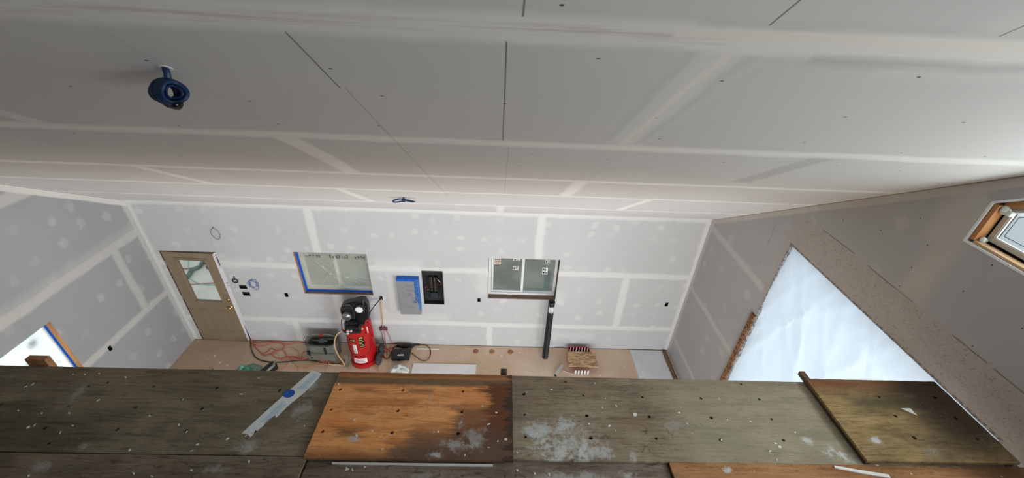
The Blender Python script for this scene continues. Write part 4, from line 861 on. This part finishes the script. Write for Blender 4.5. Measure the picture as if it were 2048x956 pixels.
# ================================================================ black vent pipe
e = empty('vent_pipe', (.948, 5.50, 0), 'tall black plastic pipe standing up from the floor before the right window', 'pipe')
M_abs = plain('black_pipe', (.013, .014, .016), .38, .5, var=.25, scale=5)
b_ = BM(); lathe(b_, [(.056, 0), (.056, 1.38), (.050, 1.38), (.050, .2), (.001, .2)], seg=28); mesh_obj('pipe_body', b_, M_abs, e, True)
b_ = BM(); lathe(b_, [(.0563, 1.33), (.0605, 1.33), (.0605, 1.392), (.050, 1.392), (.0502, 1.33)], seg=28); mesh_obj('coupling', b_, M_abs, e, True)
b_ = BM(); prof = []
for i in range(12):
    a0, a1 = -2.5+.17*i, -2.5+.17*(i+1); h0, h1 = 1.17+.02*math.sin(i*2.1), 1.30+.012*math.cos(i*1.7)
    vs = [b_.verts.new((.0575*math.cos(a), .0575*math.sin(a), z)) for a, z in ((a0, h0), (a1, h0+.01), (a1, h1), (a0, h1))]; b_.faces.new(vs)
mesh_obj('white_label', b_, plain('label_white', (.62, .65, .65), .6, var=.35, scale=40), e)
# ================================================================ compressor
M_red = plain('red_enamel', (.42, .008, .010), .28, .55, var=.06, scale=3)
M_gloss = plain('black_shroud', (.016, .016, .018), .35, .5, var=.2); M_gun = plain('gunmetal', (.10, .105, .11), .45, .5, .4, .3, 14)
M_silver = plain('silver_cap', (.62, .63, .64), .3, .5, .7); M_gold = plain('gold_print', (.55, .40, .12), .5)
M_rub = plain('rubber', (.05, .052, .052), .8, .2, var=.1)
e = empty('air_compressor', (-2.43, 5.36, 0), 'red upright air compressor with black pump head and white labels', 'air compressor', rz=R(2))
r = .225
b_ = BM(); prof = [(.12, .035), (r*.82, .05), (r*.97, .085), (r, .13)] + [(r, .13+.76*k/4) for k in range(1, 5)] + [(r*.97, .94), (r*.8, .975), (r*.45, .995), (.001, 1.0)]
lathe(b_, prof, seg=48); mesh_obj('tank', b_, M_red, e, True)
b_ = BM(); lathe(b_, [(r+.003, .085), (r+.016, .03), (r+.020, .012), (r*.6, .012), (r*.6, .03)], seg=40); mesh_obj('base_skirt', b_, M_red, e, True)
b_ = BM(); box(b_, (-.30, -.20, 0), (-.255, .04, .012), 0, .002); box(b_, (-.285, -.19, 0), (-.262, -.16, .26), 0, .003); box(b_, (-.30, -.165, .10), (-.23, -.15, .255), 0, .002); mesh_obj('foot_bracket', b_, M_metal, e)
for y, s in ((-.10, 1), (.12, 1)):
    b_ = BM(); lathe(b_, [(.03, -.036), (.088, -.040), (.116, -.022), (.116, .022), (.088, .040), (.03, .036)], (.285, y, .116), 32, axis='X'); wh = mesh_obj('wheel', b_, M_rub, e, True)
    b_ = BM(); cyl(b_, (.24, y, .116), (.335, y, .116), .024); mesh_obj('hub', b_, M_gun, wh)
b_ = BM(); cyl(b_, (.19, -.11, .116), (.19, .13, .116), .012); cyl(b_, (.18, 0, .116), (.29, 0, .116), .012); mesh_obj('axle', b_, M_gun, e)
# handle loop
b_ = BM(); tube(b_, spline([(.235, -.04, .62), (.245, -.06, .80), (.25, -.10, .98), (.235, -.14, 1.10), (.20, -.165, 1.08), (.185, -.17, .96), (.19, -.165, .80)], 6), .014, 10); mesh_obj('handle', b_, M_red, e, True)
# arc line and trims
b_ = BM(); tube(b_, [(-(r+.002)*math.sin(1.05*math.cos(a)), -(r+.002)*math.cos(1.05*math.cos(a)), .50+.20*math.sin(a)) for a in [math.pi+math.pi*k/24 for k in range(25)]], .0045, 6)
for s_ in (-1, 1): tube(b_, [(s_*(r+.002)*math.sin(1.05), -(r+.002)*math.cos(1.05), .50+.03*k) for k in range(5)], .0045, 6)
mesh_obj('panel_line', b_, M_black, e, True)
def wrap(nm, a0, a1, z0, z1, mat, rr=r+.0015, n=10, par=None, sh=0.0):
    b_ = BM()
    for i in range(n):
        p, q_ = a0+(a1-a0)*i/n, a0+(a1-a0)*(i+1)/n
        v = [b_.verts.new((rr*math.sin(t_), -rr*math.cos(t_), z)) for t_, z in ((p, z0+sh*i/n), (q_, z0+sh*(i+1)/n), (q_, z1+sh*(i+1)/n), (p, z1+sh*i/n))]; b_.faces.new(v)
    return mesh_obj(nm, b_, mat, par or e)
wl = wrap('warning_label', -.52, .52, .135, .245, M_paperw)
for k in range(4): wrap('print_line', -.44+.05*(k % 2), .40-.06*(k % 3), .16+.019*k, .168+.019*k, M_marker2 if k != 2 else M_red, r+.0028, 8, wl)
tl = wrap('tall_label', -.34, -.06, .385, .60, M_paperw, r+.003)
for k in range(5): wrap('print_mark', -.28, -.14-.03*(k % 2), .41+.034*k, .422+.034*k, M_marker2, r+.0042, 4, tl)
bl = wrap('black_label', .16, .58, .52, .78, M_black, r+.0025)
for k in range(5): wrap('gold_line', .20, .52-.04*(k % 3), .545+.036*k, .557+.036*k, M_gold, r+.0038, 6, bl)
wrap('gold_emblem', .22, .50, .735, .768, M_gold, r+.0038, 6, bl)
br = wrap('badge', -.58, -.06, .655, .735, M_black, r+.0025); wrap('badge_print', -.50, -.34, .685, .71, M_gold, r+.0038, 5, br); wrap('badge_print', -.26, -.12, .685, .71, M_gold, r+.0038, 5, br)
sb = wrap('side_label', .85, 1.05, .78, .93, M_paperw, r+.0025)
# pump head
b_ = BM(); box(b_, (-.17, -.15, .985), (.20, .15, 1.02), 0, .006); mesh_obj('deck_plate', b_, M_gun, e)
def hull(nm, pts, w0, w1, mat, bev=.012, plane='yz'):
    b_ = BM(); plate(b_, plane, pts, [], w0, w1)
    ed = [x for x in b_.edges if len(x.link_faces) == 2 and x.calc_face_angle(0) > .5]
    bmesh.ops.bevel(b_, geom=ed, offset=bev, segments=2, affect='EDGES'); return mesh_obj(nm, b_, mat, e)
# belt guard: big rounded shroud whose face looks at the camera, high at the right
hull('belt_guard', [(-.215, 1.03), (-.225, 1.22), (-.20, 1.33), (-.12, 1.375), (.0, 1.41), (.12, 1.45), (.20, 1.44), (.235, 1.34), (.23, 1.16), (.19, 1.02)], -.045, .10, M_gloss, .016, 'xz')
b_ = BM()
for k in range(7): box(b_, (-.19, -.052, 1.06+.036*k), (-.015, -.046, 1.066+.036*k))
tube(b_, spline([(-.20, -.056, 1.05), (-.215, -.056, 1.25), (-.17, -.056, 1.345), (-.06, -.056, 1.37), (-.005, -.056, 1.28), (-.012, -.056, 1.06)], 5), .008, 8)
mesh_obj('guard_grille', b_, M_gun, e)
b_ = BM(); lathe(b_, [(.001, -.13), (.070, -.13), (.082, -.118), (.082, -.05)], (-.115, 0, 1.16), 28, axis='Y'); mesh_obj('motor_end', b_, M_gun, e, True)
b_ = BM(); 
for k in range(3): lathe(b_, [(.030+.018*k, -.136), (.036+.018*k, -.136), (.036+.018*k, -.130), (.030+.018*k, -.130), (.030+.018*k, -.136)], (-.115, 0, 1.16), 28, axis='Y')
mesh_obj('motor_vent', b_, M_silver, e, True)
b_ = BM(); cyl(b_, (.13, -.10, 1.03), (.13, -.10, 1.31), .085, seg=28)
for k in range(9): lathe(b_, [(.086, 0), (.102, .002), (.102, .008), (.086, .010)], (.13, -.10, 1.06+.028*k), 28)
mesh_obj('pump_cylinder', b_, M_gloss, e)
b_ = BM(); box(b_, (.05, -.19, 1.30), (.21, -.02, 1.345), 0, .006); box(b_, (.10, -.12, 1.345), (.20, .0, 1.50), 0, .006); mesh_obj('pump_head', b_, M_gloss, e)
b_ = BM(); lathe(b_, [(.001, -.215), (.062, -.215), (.070, -.207), (.070, -.16), (.05, -.155), (.05, -.10)], (.155, 0, 1.40), 32, axis='Y'); fl = mesh_obj('air_filter', b_, M_gloss, e, True)
b_ = BM(); lathe(b_, [(.001, -.219), (.060, -.219), (.063, -.2155), (.001, -.2155)], (.155, 0, 1.40), 32, axis='Y'); mesh_obj('white_filter_label', b_, plain('filter_white', (.80, .83, .83), .7, var=.12, scale=60), fl, False)
for x, z, s_ in ((-.075, .985, .024), (-.085, .935, .026), (-.02, .99, .022)):
    b_ = BM(); lathe(b_, [(.001, -.30), (s_*.9, -.30), (s_, -.292), (s_, -.25)], (x, 0, z), 20, axis='Y'); mesh_obj('gauge', b_, M_silver, e, True)
b_ = BM(); box(b_, (-.13, -.252, .90), (.12, -.19, 1.03), 0, .01); box(b_, (.0, -.275, .93), (.07, -.24, .98), 0, .006); tube(b_, spline([(.06, -.25, .95), (.11, -.26, 1.0), (.10, -.23, 1.06)], 5), .010, 8)
mesh_obj('pressure_switch', b_, M_black, e)
b_ = BM(); tube(b_, spline([(-.10, -.255, .90), (-.18, -.23, .93), (-.215, -.15, 1.02), (-.20, -.12, 1.10)], 6), .009, 8); mesh_obj('copper_line', b_, M_gun, e, True)
b_ = BM(); cyl(b_, (-.19, -.18, .90), (-.15, -.22, .90), .02); cyl(b_, (-.185, -.19, .88), (-.185, -.19, .93), .012); mesh_obj('drain_valve', b_, M_red, e)
# power lead to the wall box
hose('power_cord', [(-2.215, 5.40, 1.10), (-2.16, 5.55, 1.14), (-2.12, 5.67, 1.145), (-2.103, 5.722, 1.155)], .009, M_black).name = 'power_cord'
tag(bpy.data.objects['power_cord'], 'thick black power cord from the compressor to the wall box', 'power cord')
M_tancord = plain('tan_cord', (.62, .40, .20), .6); M_redh = plain('red_hose', (.52, .095, .07), .45, .45, var=.12); M_greenh = plain('green_cord', (.035, .050, .030), .6); M_orh = plain('faded_orange_cord', (.52, .20, .11), .6, var=.1)
M_brn = plain('brown_cord', (.10, .05, .03), .6)
o = hose('extension_cord', [(-2.083, 5.722, 1.155)]+[tuple(p) for p in G3['HANG_OR'][1:]]+[(-2.115, 5.70, .45)], .010, M_tancord); tag(o, 'tan extension cord hanging from the wall box with two cords', 'extension cord')
b_ = BM(); box(b_, (-.035, -.02, -.03), (.035, .02, .03), 0, .01); box(b_, (-.075, -.015, -.055), (-.03, .015, .005), 0, .008); box(b_, (.03, -.015, -.05), (.075, .015, .01), 0, .008)
mesh_obj('triple_socket', b_, plain('socket_plum', (.16, .06, .08), .5), o).location = (-2.125, 5.700, .455)
# make the child keep its place
for i, (k_, mt, lb) in enumerate((('HANGP', plain('pink_cord', (.62, .16, .18), .5), 'pink-red cord hanging at the right from the triple socket to the floor'), ('HANGP2', M_redh, 'dark red cord hanging in the middle below the triple socket'), ('HANGP3', M_greyw, 'short dark cord hanging at the left below the triple socket'))):
    P = [tuple(p) for p in G3[k_]]; dx = (.045, 0, -.05)[i]; P = [(-2.125+dx, 5.69, .42)]+P[1:]; q_ = P[-1]; P += [(q_[0]+.05*(i-1), 5.60, .012), (q_[0]+.10*(i-1), 5.45, .012)]
    tag(hose('hanging_cord', P, .006, mt), lb, 'cord')
o = hose('extension_cord', [(-2.15, 5.64, .012), (-2.164, 5.443, .012), (-2.20, 5.20, .012), (-2.10, 5.06, .012), (-2.0, 4.9, .012)], .008, M_tancord); tag(o, 'tan cord lying on the floor just right of the compressor wheel', 'extension cord')
# hoses on the floor
tag(hose('extension_cord', [(-4.735, 5.93, .05), (-4.722, 5.80, .035)]+[tuple(p) for p in G3['GREEN']], .010, M_greenh), 'dark green cord running from the door sill across the floor', 'cord')
rl = ['red air hose running along the foot of the far wall from the door', 'red air hose looping wide against the wall towards the tool bag', 'faded red hose curling down the middle of the tangle', 'bright red hose winding through the tangle to the tool bag',
      'short red hose crossing the middle of the tangle', 'red hose doubling back below the tool bag', 'red hose ending in a loop in front of the tool bag', 'red hose loop nearest the green bag', 'short faded hose near the platform edge', 'pale orange cord low along the tangle',
      'orange cord curling by the compressor foot', 'thin orange cord beside the compressor foot']
for k in range(12):
    P = [(p[0], p[1], .012+.0035*(k % 4)+.006*math.sin(i_*1.3+k)**2) for i_, p in enumerate(G3['RED%d' % k])]
    if k < 4: P = [(-4.72+.006*k, 5.90, .04), (-4.712+.006*k, 5.79, .03)]+P
    tag(hose('air_hose' if k < 8 else 'extension_cord', P, (.0068, .0068, .0064, .0075, .0064, .007, .007, .0064, .006, .005, .005, .0045)[k], M_redh if k not in (2, 8, 9, 10, 11) else M_orh), rl[k], 'hose' if k < 8 else 'cord')
o = hose('air_hose', [(-2.62, 5.20, .88), (-2.72, 5.14, .84), (-2.80, 5.12, .62), (-2.79, 5.13, .34), (-2.74, 5.15, .12), (-2.76, 5.17, .025), (-2.88, 5.19, .014), (-3.02, 5.20, .014), (-3.1, 5.28, .014)], .0115, plain('tan_hose', (.60, .38, .22), .5)); tag(o, 'tan air hose arching down from the compressor valve to the floor', 'hose')
for k, lb in enumerate(('red cord looping behind the black case', 'red cord tangle between compressor and black case', 'dark red cord lying against the wall right of the compressor')):
    tag(hose('trailing_cord', [tuple(p) for p in G3['REDT%d' % k]], (.010, .009, .013)[k], (M_redh, M_orh, plain('dark_red_cord', (.16, .03, .025), .5))[k]), lb, 'cord')
tag(hose('trailing_cord', [(p[0]+.02, p[1], .012) for p in G3['BROWN']], .007, M_brn), 'brown cord forming a large round loop right of the black case', 'cord')
tag(hose('trailing_cord', [tuple(p) for p in G3['BLK']], .014, M_black), 'thick black cord bundle along the wall behind the black case', 'cord')

# ================================================================ tool bag
M_canvas = plain('olive_canvas', (.15, .155, .13), .85, .2, var=.12, scale=6, bump=.2); M_canvas2 = plain('olive_canvas_light', (.22, .225, .20), .85, .2, var=.1)
e = empty('tool_bag', (-3.17, 5.42, 0), 'open olive canvas tool bag with wire rim, left of the compressor', 'tool bag', rz=R(-2))
def loft(bm, secs, mi=0, cap=True):
    rings = []
    for (z, hx_, hy_, pw) in secs:
        rg = []
        for i in range(32):
            a = 2*math.pi*i/32; ca, sa = math.cos(a), math.sin(a)
            rg.append(bm.verts.new((hx_*math.copysign(abs(ca)**pw, ca), hy_*math.copysign(abs(sa)**pw, sa), z)))
        rings.append(rg)
    for k in range(len(rings)-1):
        for i in range(32):
            j = (i+1) % 32; bm.faces.new((rings[k][i], rings[k][j], rings[k+1][j], rings[k+1][i])).material_index = mi
    if cap: bm.faces.new(rings[0][::-1]); bm.faces.new(rings[-1])
b_ = BM(); loft(b_, [(0, .245, .125, .35), (.03, .26, .14, .35), (.20, .268, .145, .4), (.36, .275, .145, .5), (.40, .27, .14, .55), (.40, .255, .125, .55), (.30, .25, .12, .5), (.10, .24, .12, .4)]); mesh_obj('bag_body', b_, M_canvas, e, True)
b_ = BM(); tube(b_, [(.28*math.copysign(abs(math.cos(a))**.55, math.cos(a)), .15*math.copysign(abs(math.sin(a))**.55, math.sin(a)), .405+.012*math.cos(2*a)) for a in [2*math.pi*k/40 for k in range(40)]], .009, 8, True); mesh_obj('wire_rim', b_, M_gun, e, True)
b_ = BM(); tube(b_, spline([(-.275, -.05, .40), (-.30, -.06, .47), (-.22, 0, .50), (0, .03, .515), (.20, .03, .50), (.27, .02, .44)], 8), .007, 8); tube(b_, [(-.275, -.05, .40), (-.285, -.10, .32), (-.25, -.145, .30)], .006, 8); mesh_obj('carry_handle', b_, M_canvas2, e, True)
b_ = BM(); box(b_, (-.245, -.156, .03), (.245, -.140, .215), 0, .006); mesh_obj('front_pocket', b_, M_canvas, e)
b_ = BM(); tube(b_, spline([(-.17, -.160, .20), (-.10, -.165, .185), (-.03, -.165, .205), (.04, -.165, .19), (.12, -.162, .21)], 5), .006, 6); mesh_obj('pocket_edge', b_, M_canvas2, e)
for x, z, ww, hh in ((-.235, .17, .02, .11), (-.205, .15, .018, .12), (.085, .21, .035, .15), (-.19, .08, .025, .03)):
    b_ = BM(); box(b_, (x, -.168, z), (x+ww, -.148, z+hh), 0, .004); mesh_obj('strap', b_, M_black, e)
b_ = BM(); tube(b_, [(-.2, .02, .36), (.1, -.02, .395)], .018, 10); tube(b_, [(-.1, .06, .35), (.2, .05, .39)], .014, 10); box(b_, (-.04, -.06, .3), (.05, .02, .41), 0, .01); mesh_obj('tool_handles', b_, M_gun, e)
b_ = BM(); box(b_, (-.02, -.02, .508), (.035, .045, .524), 0, .004); mesh_obj('red_tag', b_, M_red, e)
# black slatted case
e = empty('drill_case', (-1.775, 5.43, 0), 'black ribbed plastic case lying on the floor right of the compressor', 'tool case', rz=R(3))
b_ = BM(); box(b_, (-.165, -.105, 0), (.165, .105, .095), 0, .014); mesh_obj('case_body', b_, M_black, e)
b_ = BM()
for k in range(9): box(b_, (-.15+.035*k, -.095, .094), (-.15+.035*k+.017, .095, .108), 0, .004)
mesh_obj('lid_ribs', b_, plain('grey_black', (.035, .04, .045), .35, .5), e)
b_ = BM(); box(b_, (-.05, -.075, .108), (.065, -.045, .1095)); mesh_obj('white_name_plate', b_, M_paperw, e)
b_ = BM(); tube(b_, spline([(-.06, -.105, .05), (-.05, -.14, .05), (.05, -.14, .05), (.06, -.105, .05)], 5), .008, 8); mesh_obj('case_handle', b_, M_black, e)
tag(hose('black_tool', [(-1.90, 5.66, .04), (-1.80, 5.64, .06), (-1.70, 5.66, .05), (-1.60, 5.655, .04)], .028, M_black), 'dark tool lying against the wall behind the black case', 'tool')
# crumpled plastic bag
def crumple(name, poly, zmax, mat, seed, label, cat, n=26):
    b_ = BM(); rnd = random.Random(seed); xs = [p[0] for p in poly]; ys = [p[1] for p in poly]; cx, cy = sum(xs)/len(xs), sum(ys)/len(ys)
    fold = [(rnd.uniform(0, 6.28), rnd.uniform(14, 34), rnd.uniform(0, 6)) for _ in range(5)]
    c_ = b_.verts.new((cx, cy, zmax)); rings = []
    m_ = 44
    def per(i):
        s = (i/m_)*len(poly); a = int(s) % len(poly); b = (a+1) % len(poly); f_ = s-int(s); return Vector((poly[a][0]*(1-f_)+poly[b][0]*f_, poly[a][1]*(1-f_)+poly[b][1]*f_, 0))
    for k in range(1, 9):
        rg = []
        for i in range(m_):
            P = per(i); q_ = Vector((cx, cy, 0)).lerp(P, k/8); h = sum(abs(math.sin((q_.x*math.cos(a)+q_.y*math.sin(a))*f_+p_)) for a, f_, p_ in fold)/5
            rg.append(b_.verts.new((q_.x, q_.y, .004+zmax*(1-(k/8)**2.2)*(.25+.9*h))))
        rings.append(rg)
    for i in range(m_): b_.faces.new((c_, rings[0][i], rings[0][(i+1) % m_]))
    for k in range(7):
        for i in range(m_): b_.faces.new((rings[k][i], rings[k+1][i], rings[k+1][(i+1) % m_], rings[k][(i+1) % m_]))
    base_ = [b_.verts.new((v.co.x, v.co.y, .001)) for v in rings[-1]]
    for i in range(m_): b_.faces.new((rings[-1][i], base_[i], base_[(i+1) % m_], rings[-1][(i+1) % m_]))
    b_.faces.new(base_[::-1]); bmesh.ops.recalc_face_normals(b_, faces=b_.faces)
    return tag(mesh_obj(name, b_, mat), label, cat)
crumple('plastic_bag', [(-1.99, 4.93), (-1.93, 5.10), (-1.84, 5.25), (-1.74, 5.26), (-1.62, 5.18), (-1.56, 5.12), (-1.58, 4.93)], .085, plain('white_poly_bag', (.66, .72, .69), .4, .5, var=.1), 3, 'crumpled whitish plastic bag on the floor below the black case', 'plastic bag')
crumple('green_bag', [(-4.55, 4.76), (-4.53, 4.92), (-4.48, 5.03), (-4.38, 5.07), (-4.28, 5.04), (-4.23, 4.95), (-4.21, 4.76)], .26, plain('green_plastic', (.04, .19, .125), .4, .5, var=.3, scale=9), 6, 'green plastic bag slumped on the floor at the platform edge', 'bag')
M_clearg = film('clear_wrap', (.60, .74, .66), .55, 8, (1, 1, 1), .6, .5, .08)
cw_ = crumple('clear_wrap', [(-4.66, 4.74), (-4.62, 5.05), (-4.40, 5.20), (-4.20, 5.13), (-4.10, 4.9), (-4.12, 4.74)], .10, M_clearg, 9, None, None)
cw_.parent = bpy.data.objects['green_bag']
e = empty('black_bag', (-4.00, 5.00, 0), 'black pouch with pale torn edge beside the green bag', 'pouch', rz=R(-25))
b_ = BM(); box(b_, (-.06, -.15, 0), (.06, .13, .15), 0, .03); mesh_obj('pouch_body', b_, M_black, e)
b_ = BM(); tube(b_, spline([(.0, .15, .14), (.065, .05, .15), (.06, -.05, .14), (.075, -.14, .10)], 5), .012, 6, flat=2.0); mesh_obj('torn_pale_edge', b_, M_canvas2, e)
# wood scrap near the left
b_ = BM(); plate(b_, 'xy', [(-5.10, 4.85), (-5.04, 4.98), (-4.99, 5.02), (-4.98, 4.93), (-5.04, 4.82)], [], 0, .04); tag(mesh_obj('wood_scrap', b_, M_studdark), 'dark wood scrap on the floor left of the green bag', 'wood scrap')
# drywall offcuts and lumber on the floor
m_off = plain('offcut_paper', (.82, .81, .81), .9, .2, var=.03, scale=3)
b_ = BM(); box(b_, (-1.515, 4.7, .001), (-.355, 5.265, .014)); tag(mesh_obj('drywall_offcut', b_, m_off), 'long white drywall strip flat on the floor behind the orange plywood', 'drywall offcut')
b_ = BM(); box(b_, (2.645, 4.70, .001), (3.27, D-.03, .014)); tag(mesh_obj('drywall_offcut', b_, plain('offcut_grey', (.72, .74, .78), .9, .2, var=.03, scale=3)), 'pale grey drywall piece flat on the floor in the right corner', 'drywall offcut')
b_ = BM(); box(b_, (3.29, 4.6, .001), (3.328, D-.04, .04), 0, .002); box(b_, (3.335, 4.6, .001), (3.36, D-.02, .022), 0, .002); tag(mesh_obj('lumber_strip', b_, M_studh), 'weathered lumber strip along the foot of the right wall', 'lumber')
b_ = BM(); box(b_, (-1.52, 5.615, .001), (-1.10, 5.64, .008)); tag(mesh_obj('white_stick', b_, M_paperw), 'thin white stick on the floor inside the brown cord loop', 'stick')
M_knot = plain('brown_disc', (.36, .17, .07), .7, var=.25, scale=30)
for k, (x, y) in enumerate(((-.384, 5.60), (-.074, 5.60), (.285, 5.605))):
    b_ = BM(); lathe(b_, [(.001, .001), (.052, .001), (.052, .006), (.030, .010), (.014, .005), (.001, .005)], (x, y, 0), 20); tag(mesh_obj('wooden_disc', b_, M_knot, None, True), 'round brown wooden disc by the far wall, '+('leftmost', 'middle', 'rightmost')[k]+' of three', 'disc', 'wooden discs by the far wall')
# strand board on its crate, with red mesh roll and white caulk tubes
TX, TY, TZ = 1.37, 5.14, .15
b_ = BM(); box(b_, (1.345, 5.145, TZ), (1.885, 5.50, TZ+.018), 0, .002); tag(mesh_obj('strand_board_piece', b_, M_osb), 'square piece of strand board resting on the red crate', 'board')
e = empty('red_crate', (1.40, 5.19, 0), 'low red and white crate under the strand board piece', 'crate')
M_redm = plain('crate_red', (.36, .02, .04), .5, var=.15)
b_ = BM(); plate(b_, 'xy', rect(0, .40, .08, .45), [rect(.012, .388, .092, .438)], .001, TZ-.001); box(b_, (0, .08, .001), (.40, .45, .012)); mesh_obj('crate_body', b_, M_redm, e)
b_ = BM()
for k in range(7):
    x = .01+.055*k; tube(b_, [(x, .455, .01), (x+.05, .455, .14)], .006, 5); tube(b_, [(x, .30, TZ-.01), (x+.04, .45, TZ-.01)], .008, 5)
mesh_obj('white_lattice', b_, M_paperw, e)
for k in range(5):
    b_ = BM(); x = 1.475+.058*k; lathe(b_, [(.001, 0), (.018, 0), (.018, .075), (.012, .085), (.006, .095), (.001, .095)], (x, 5.115, .0), 16); tag(mesh_obj('white_tube', b_, M_paperw, None, True), 'small white tube standing before the strand board, '+place(k, 5)+' of five', 'tube', 'white tubes before the strand board')
b_ = BM(); lathe(b_, [(.030, -.14), (.030, .14), (.022, .14), (.022, -.14), (.030, -.14)], (0, 0, 0), 24, axis='Y'); o = mesh_obj('pipe_offcut', b_, M_paperw, None, True); o.location = (1.175, 5.16, .031); o.rotation_euler.z = R(-35); tag(o, 'white pipe offcut with dark bore left of the strand board', 'pipe')
tag(hose('floor_rod', [(1.26, 5.17, .012), (1.36, 5.12, .012), (1.44, 5.10, .012)], .006, M_pink), 'thin pinkish rod between the pipe offcut and white tubes', 'rod')
# plaster crumbs on the floor
FF = sorted((x+(.08 if k == 0 else 0), min(y, 5.68), k) for k, (x, y) in enumerate(FLW) if y <= 5.70 and x >= -5.7)
for i, (x, y, k) in enumerate(FF):
    chip(x, y, .0, random.Random(k).uniform(.012, .024), 'white plaster crumb on the floor by the far wall, '+place(i, len(FF)), 'plaster crumbs on the floor', 900+k)
b_ = BM(); rnd = random.Random(12)
for k in range(420):
    if k < 150: x, y = .93+rnd.gauss(0, .10), 5.47+rnd.gauss(0, .06)
    elif k < 330: x, y = rnd.uniform(-.9, 1.2), rnd.uniform(5.0, 5.70)
    else: x, y = rnd.uniform(-5.6, 3.0), rnd.uniform(4.8, 5.7)
    if (x-.948)**2+(y-5.5)**2 < .0040 or y > 5.72 or (x > 1.3 and x < 1.95) or x > 2.6: continue
    s = rnd.uniform(.003, .008); a = rnd.uniform(0, 3)
    plate(b_, 'xy', [(x+s*math.cos(a+t_)*rnd.uniform(.6, 1), y+s*math.sin(a+t_)*rnd.uniform(.6, 1)) for t_ in (0, 1.6, 3.1, 4.7)], [], .0003, .0025)
tag(mesh_obj('plaster_debris', b_, M_white), 'fine white plaster crumbs scattered over the floor', 'debris', kind='stuff')
SPK = [q_ for q_ in SPK if not (q_[0] < 2.5 and 4.6 < q_[1])]
for k, (y, z) in enumerate(sorted(SPK, reverse=True)):
    b_ = BM(); lathe(b_, [(.001, -.001), (.0045, -.001), (.005, .0), (.001, .0)], (XR-.0005, y, z), 8, axis='X'); tag(mesh_obj('drywall_screw', b_, M_black), 'tiny dark screw head in the right wall above the opening, '+place(k, len(SPK)), 'screw', 'screw heads in the right wall')

# ================================================================ outside, seen through the door glass
def g3(k, dz=.012): return [(p[0], p[1], -.10+dz) for p in G3[k]]
tag(hose('garden_hose', g3('OUT')+[(-6.0, 7.45, -.088), (-5.5, 7.2, -.088)], .010, plain('aqua_hose', (.35, .62, .56), .5)), 'pale aqua hose curving on the patio outside the door', 'hose')
tag(hose('air_hose', [(-8.6, 8.2, -.088)]+g3('OUT2')+[(-7.0, 8.9, -.088)], .013, M_redh), 'red hose farther out on the patio behind the aqua hose', 'hose')
tag(hose('air_hose', [(-8.2, 7.3, -.088)]+g3('OUT3')+[(-5.6, 7.6, -.088)], .013, plain('pink_hose', (.60, .28, .26), .5)), 'pink hose lying straight across the patio outside the door', 'hose')
P = g3('OUT4', .05); o = hose('rolled_tarp', [(P[0][0]-.25, P[0][1]-.2, -.05)]+P, .042, plain('teal_tarp', (.10, .17, .14), .7, var=.5, scale=7)); tag(o, 'dark teal rolled tarp lying on the patio', 'tarp')
b_ = BM(); box(b_, (-7.0, 8.08, -.10), (-6.84, 8.18, -.02), 0, .01); tag(mesh_obj('storage_crate', b_, plain('navy', (.02, .04, .10), .5)), 'small navy blue crate on the patio', 'crate')
b_ = BM(); box(b_, (-7.15, 8.26, -.10), (-6.65, 8.42, .03), 0, .01); tag(mesh_obj('timber_block', b_, plain('brick_brown', (.20, .10, .09), .7)), 'brown timber block on the patio behind the navy crate', 'timber')
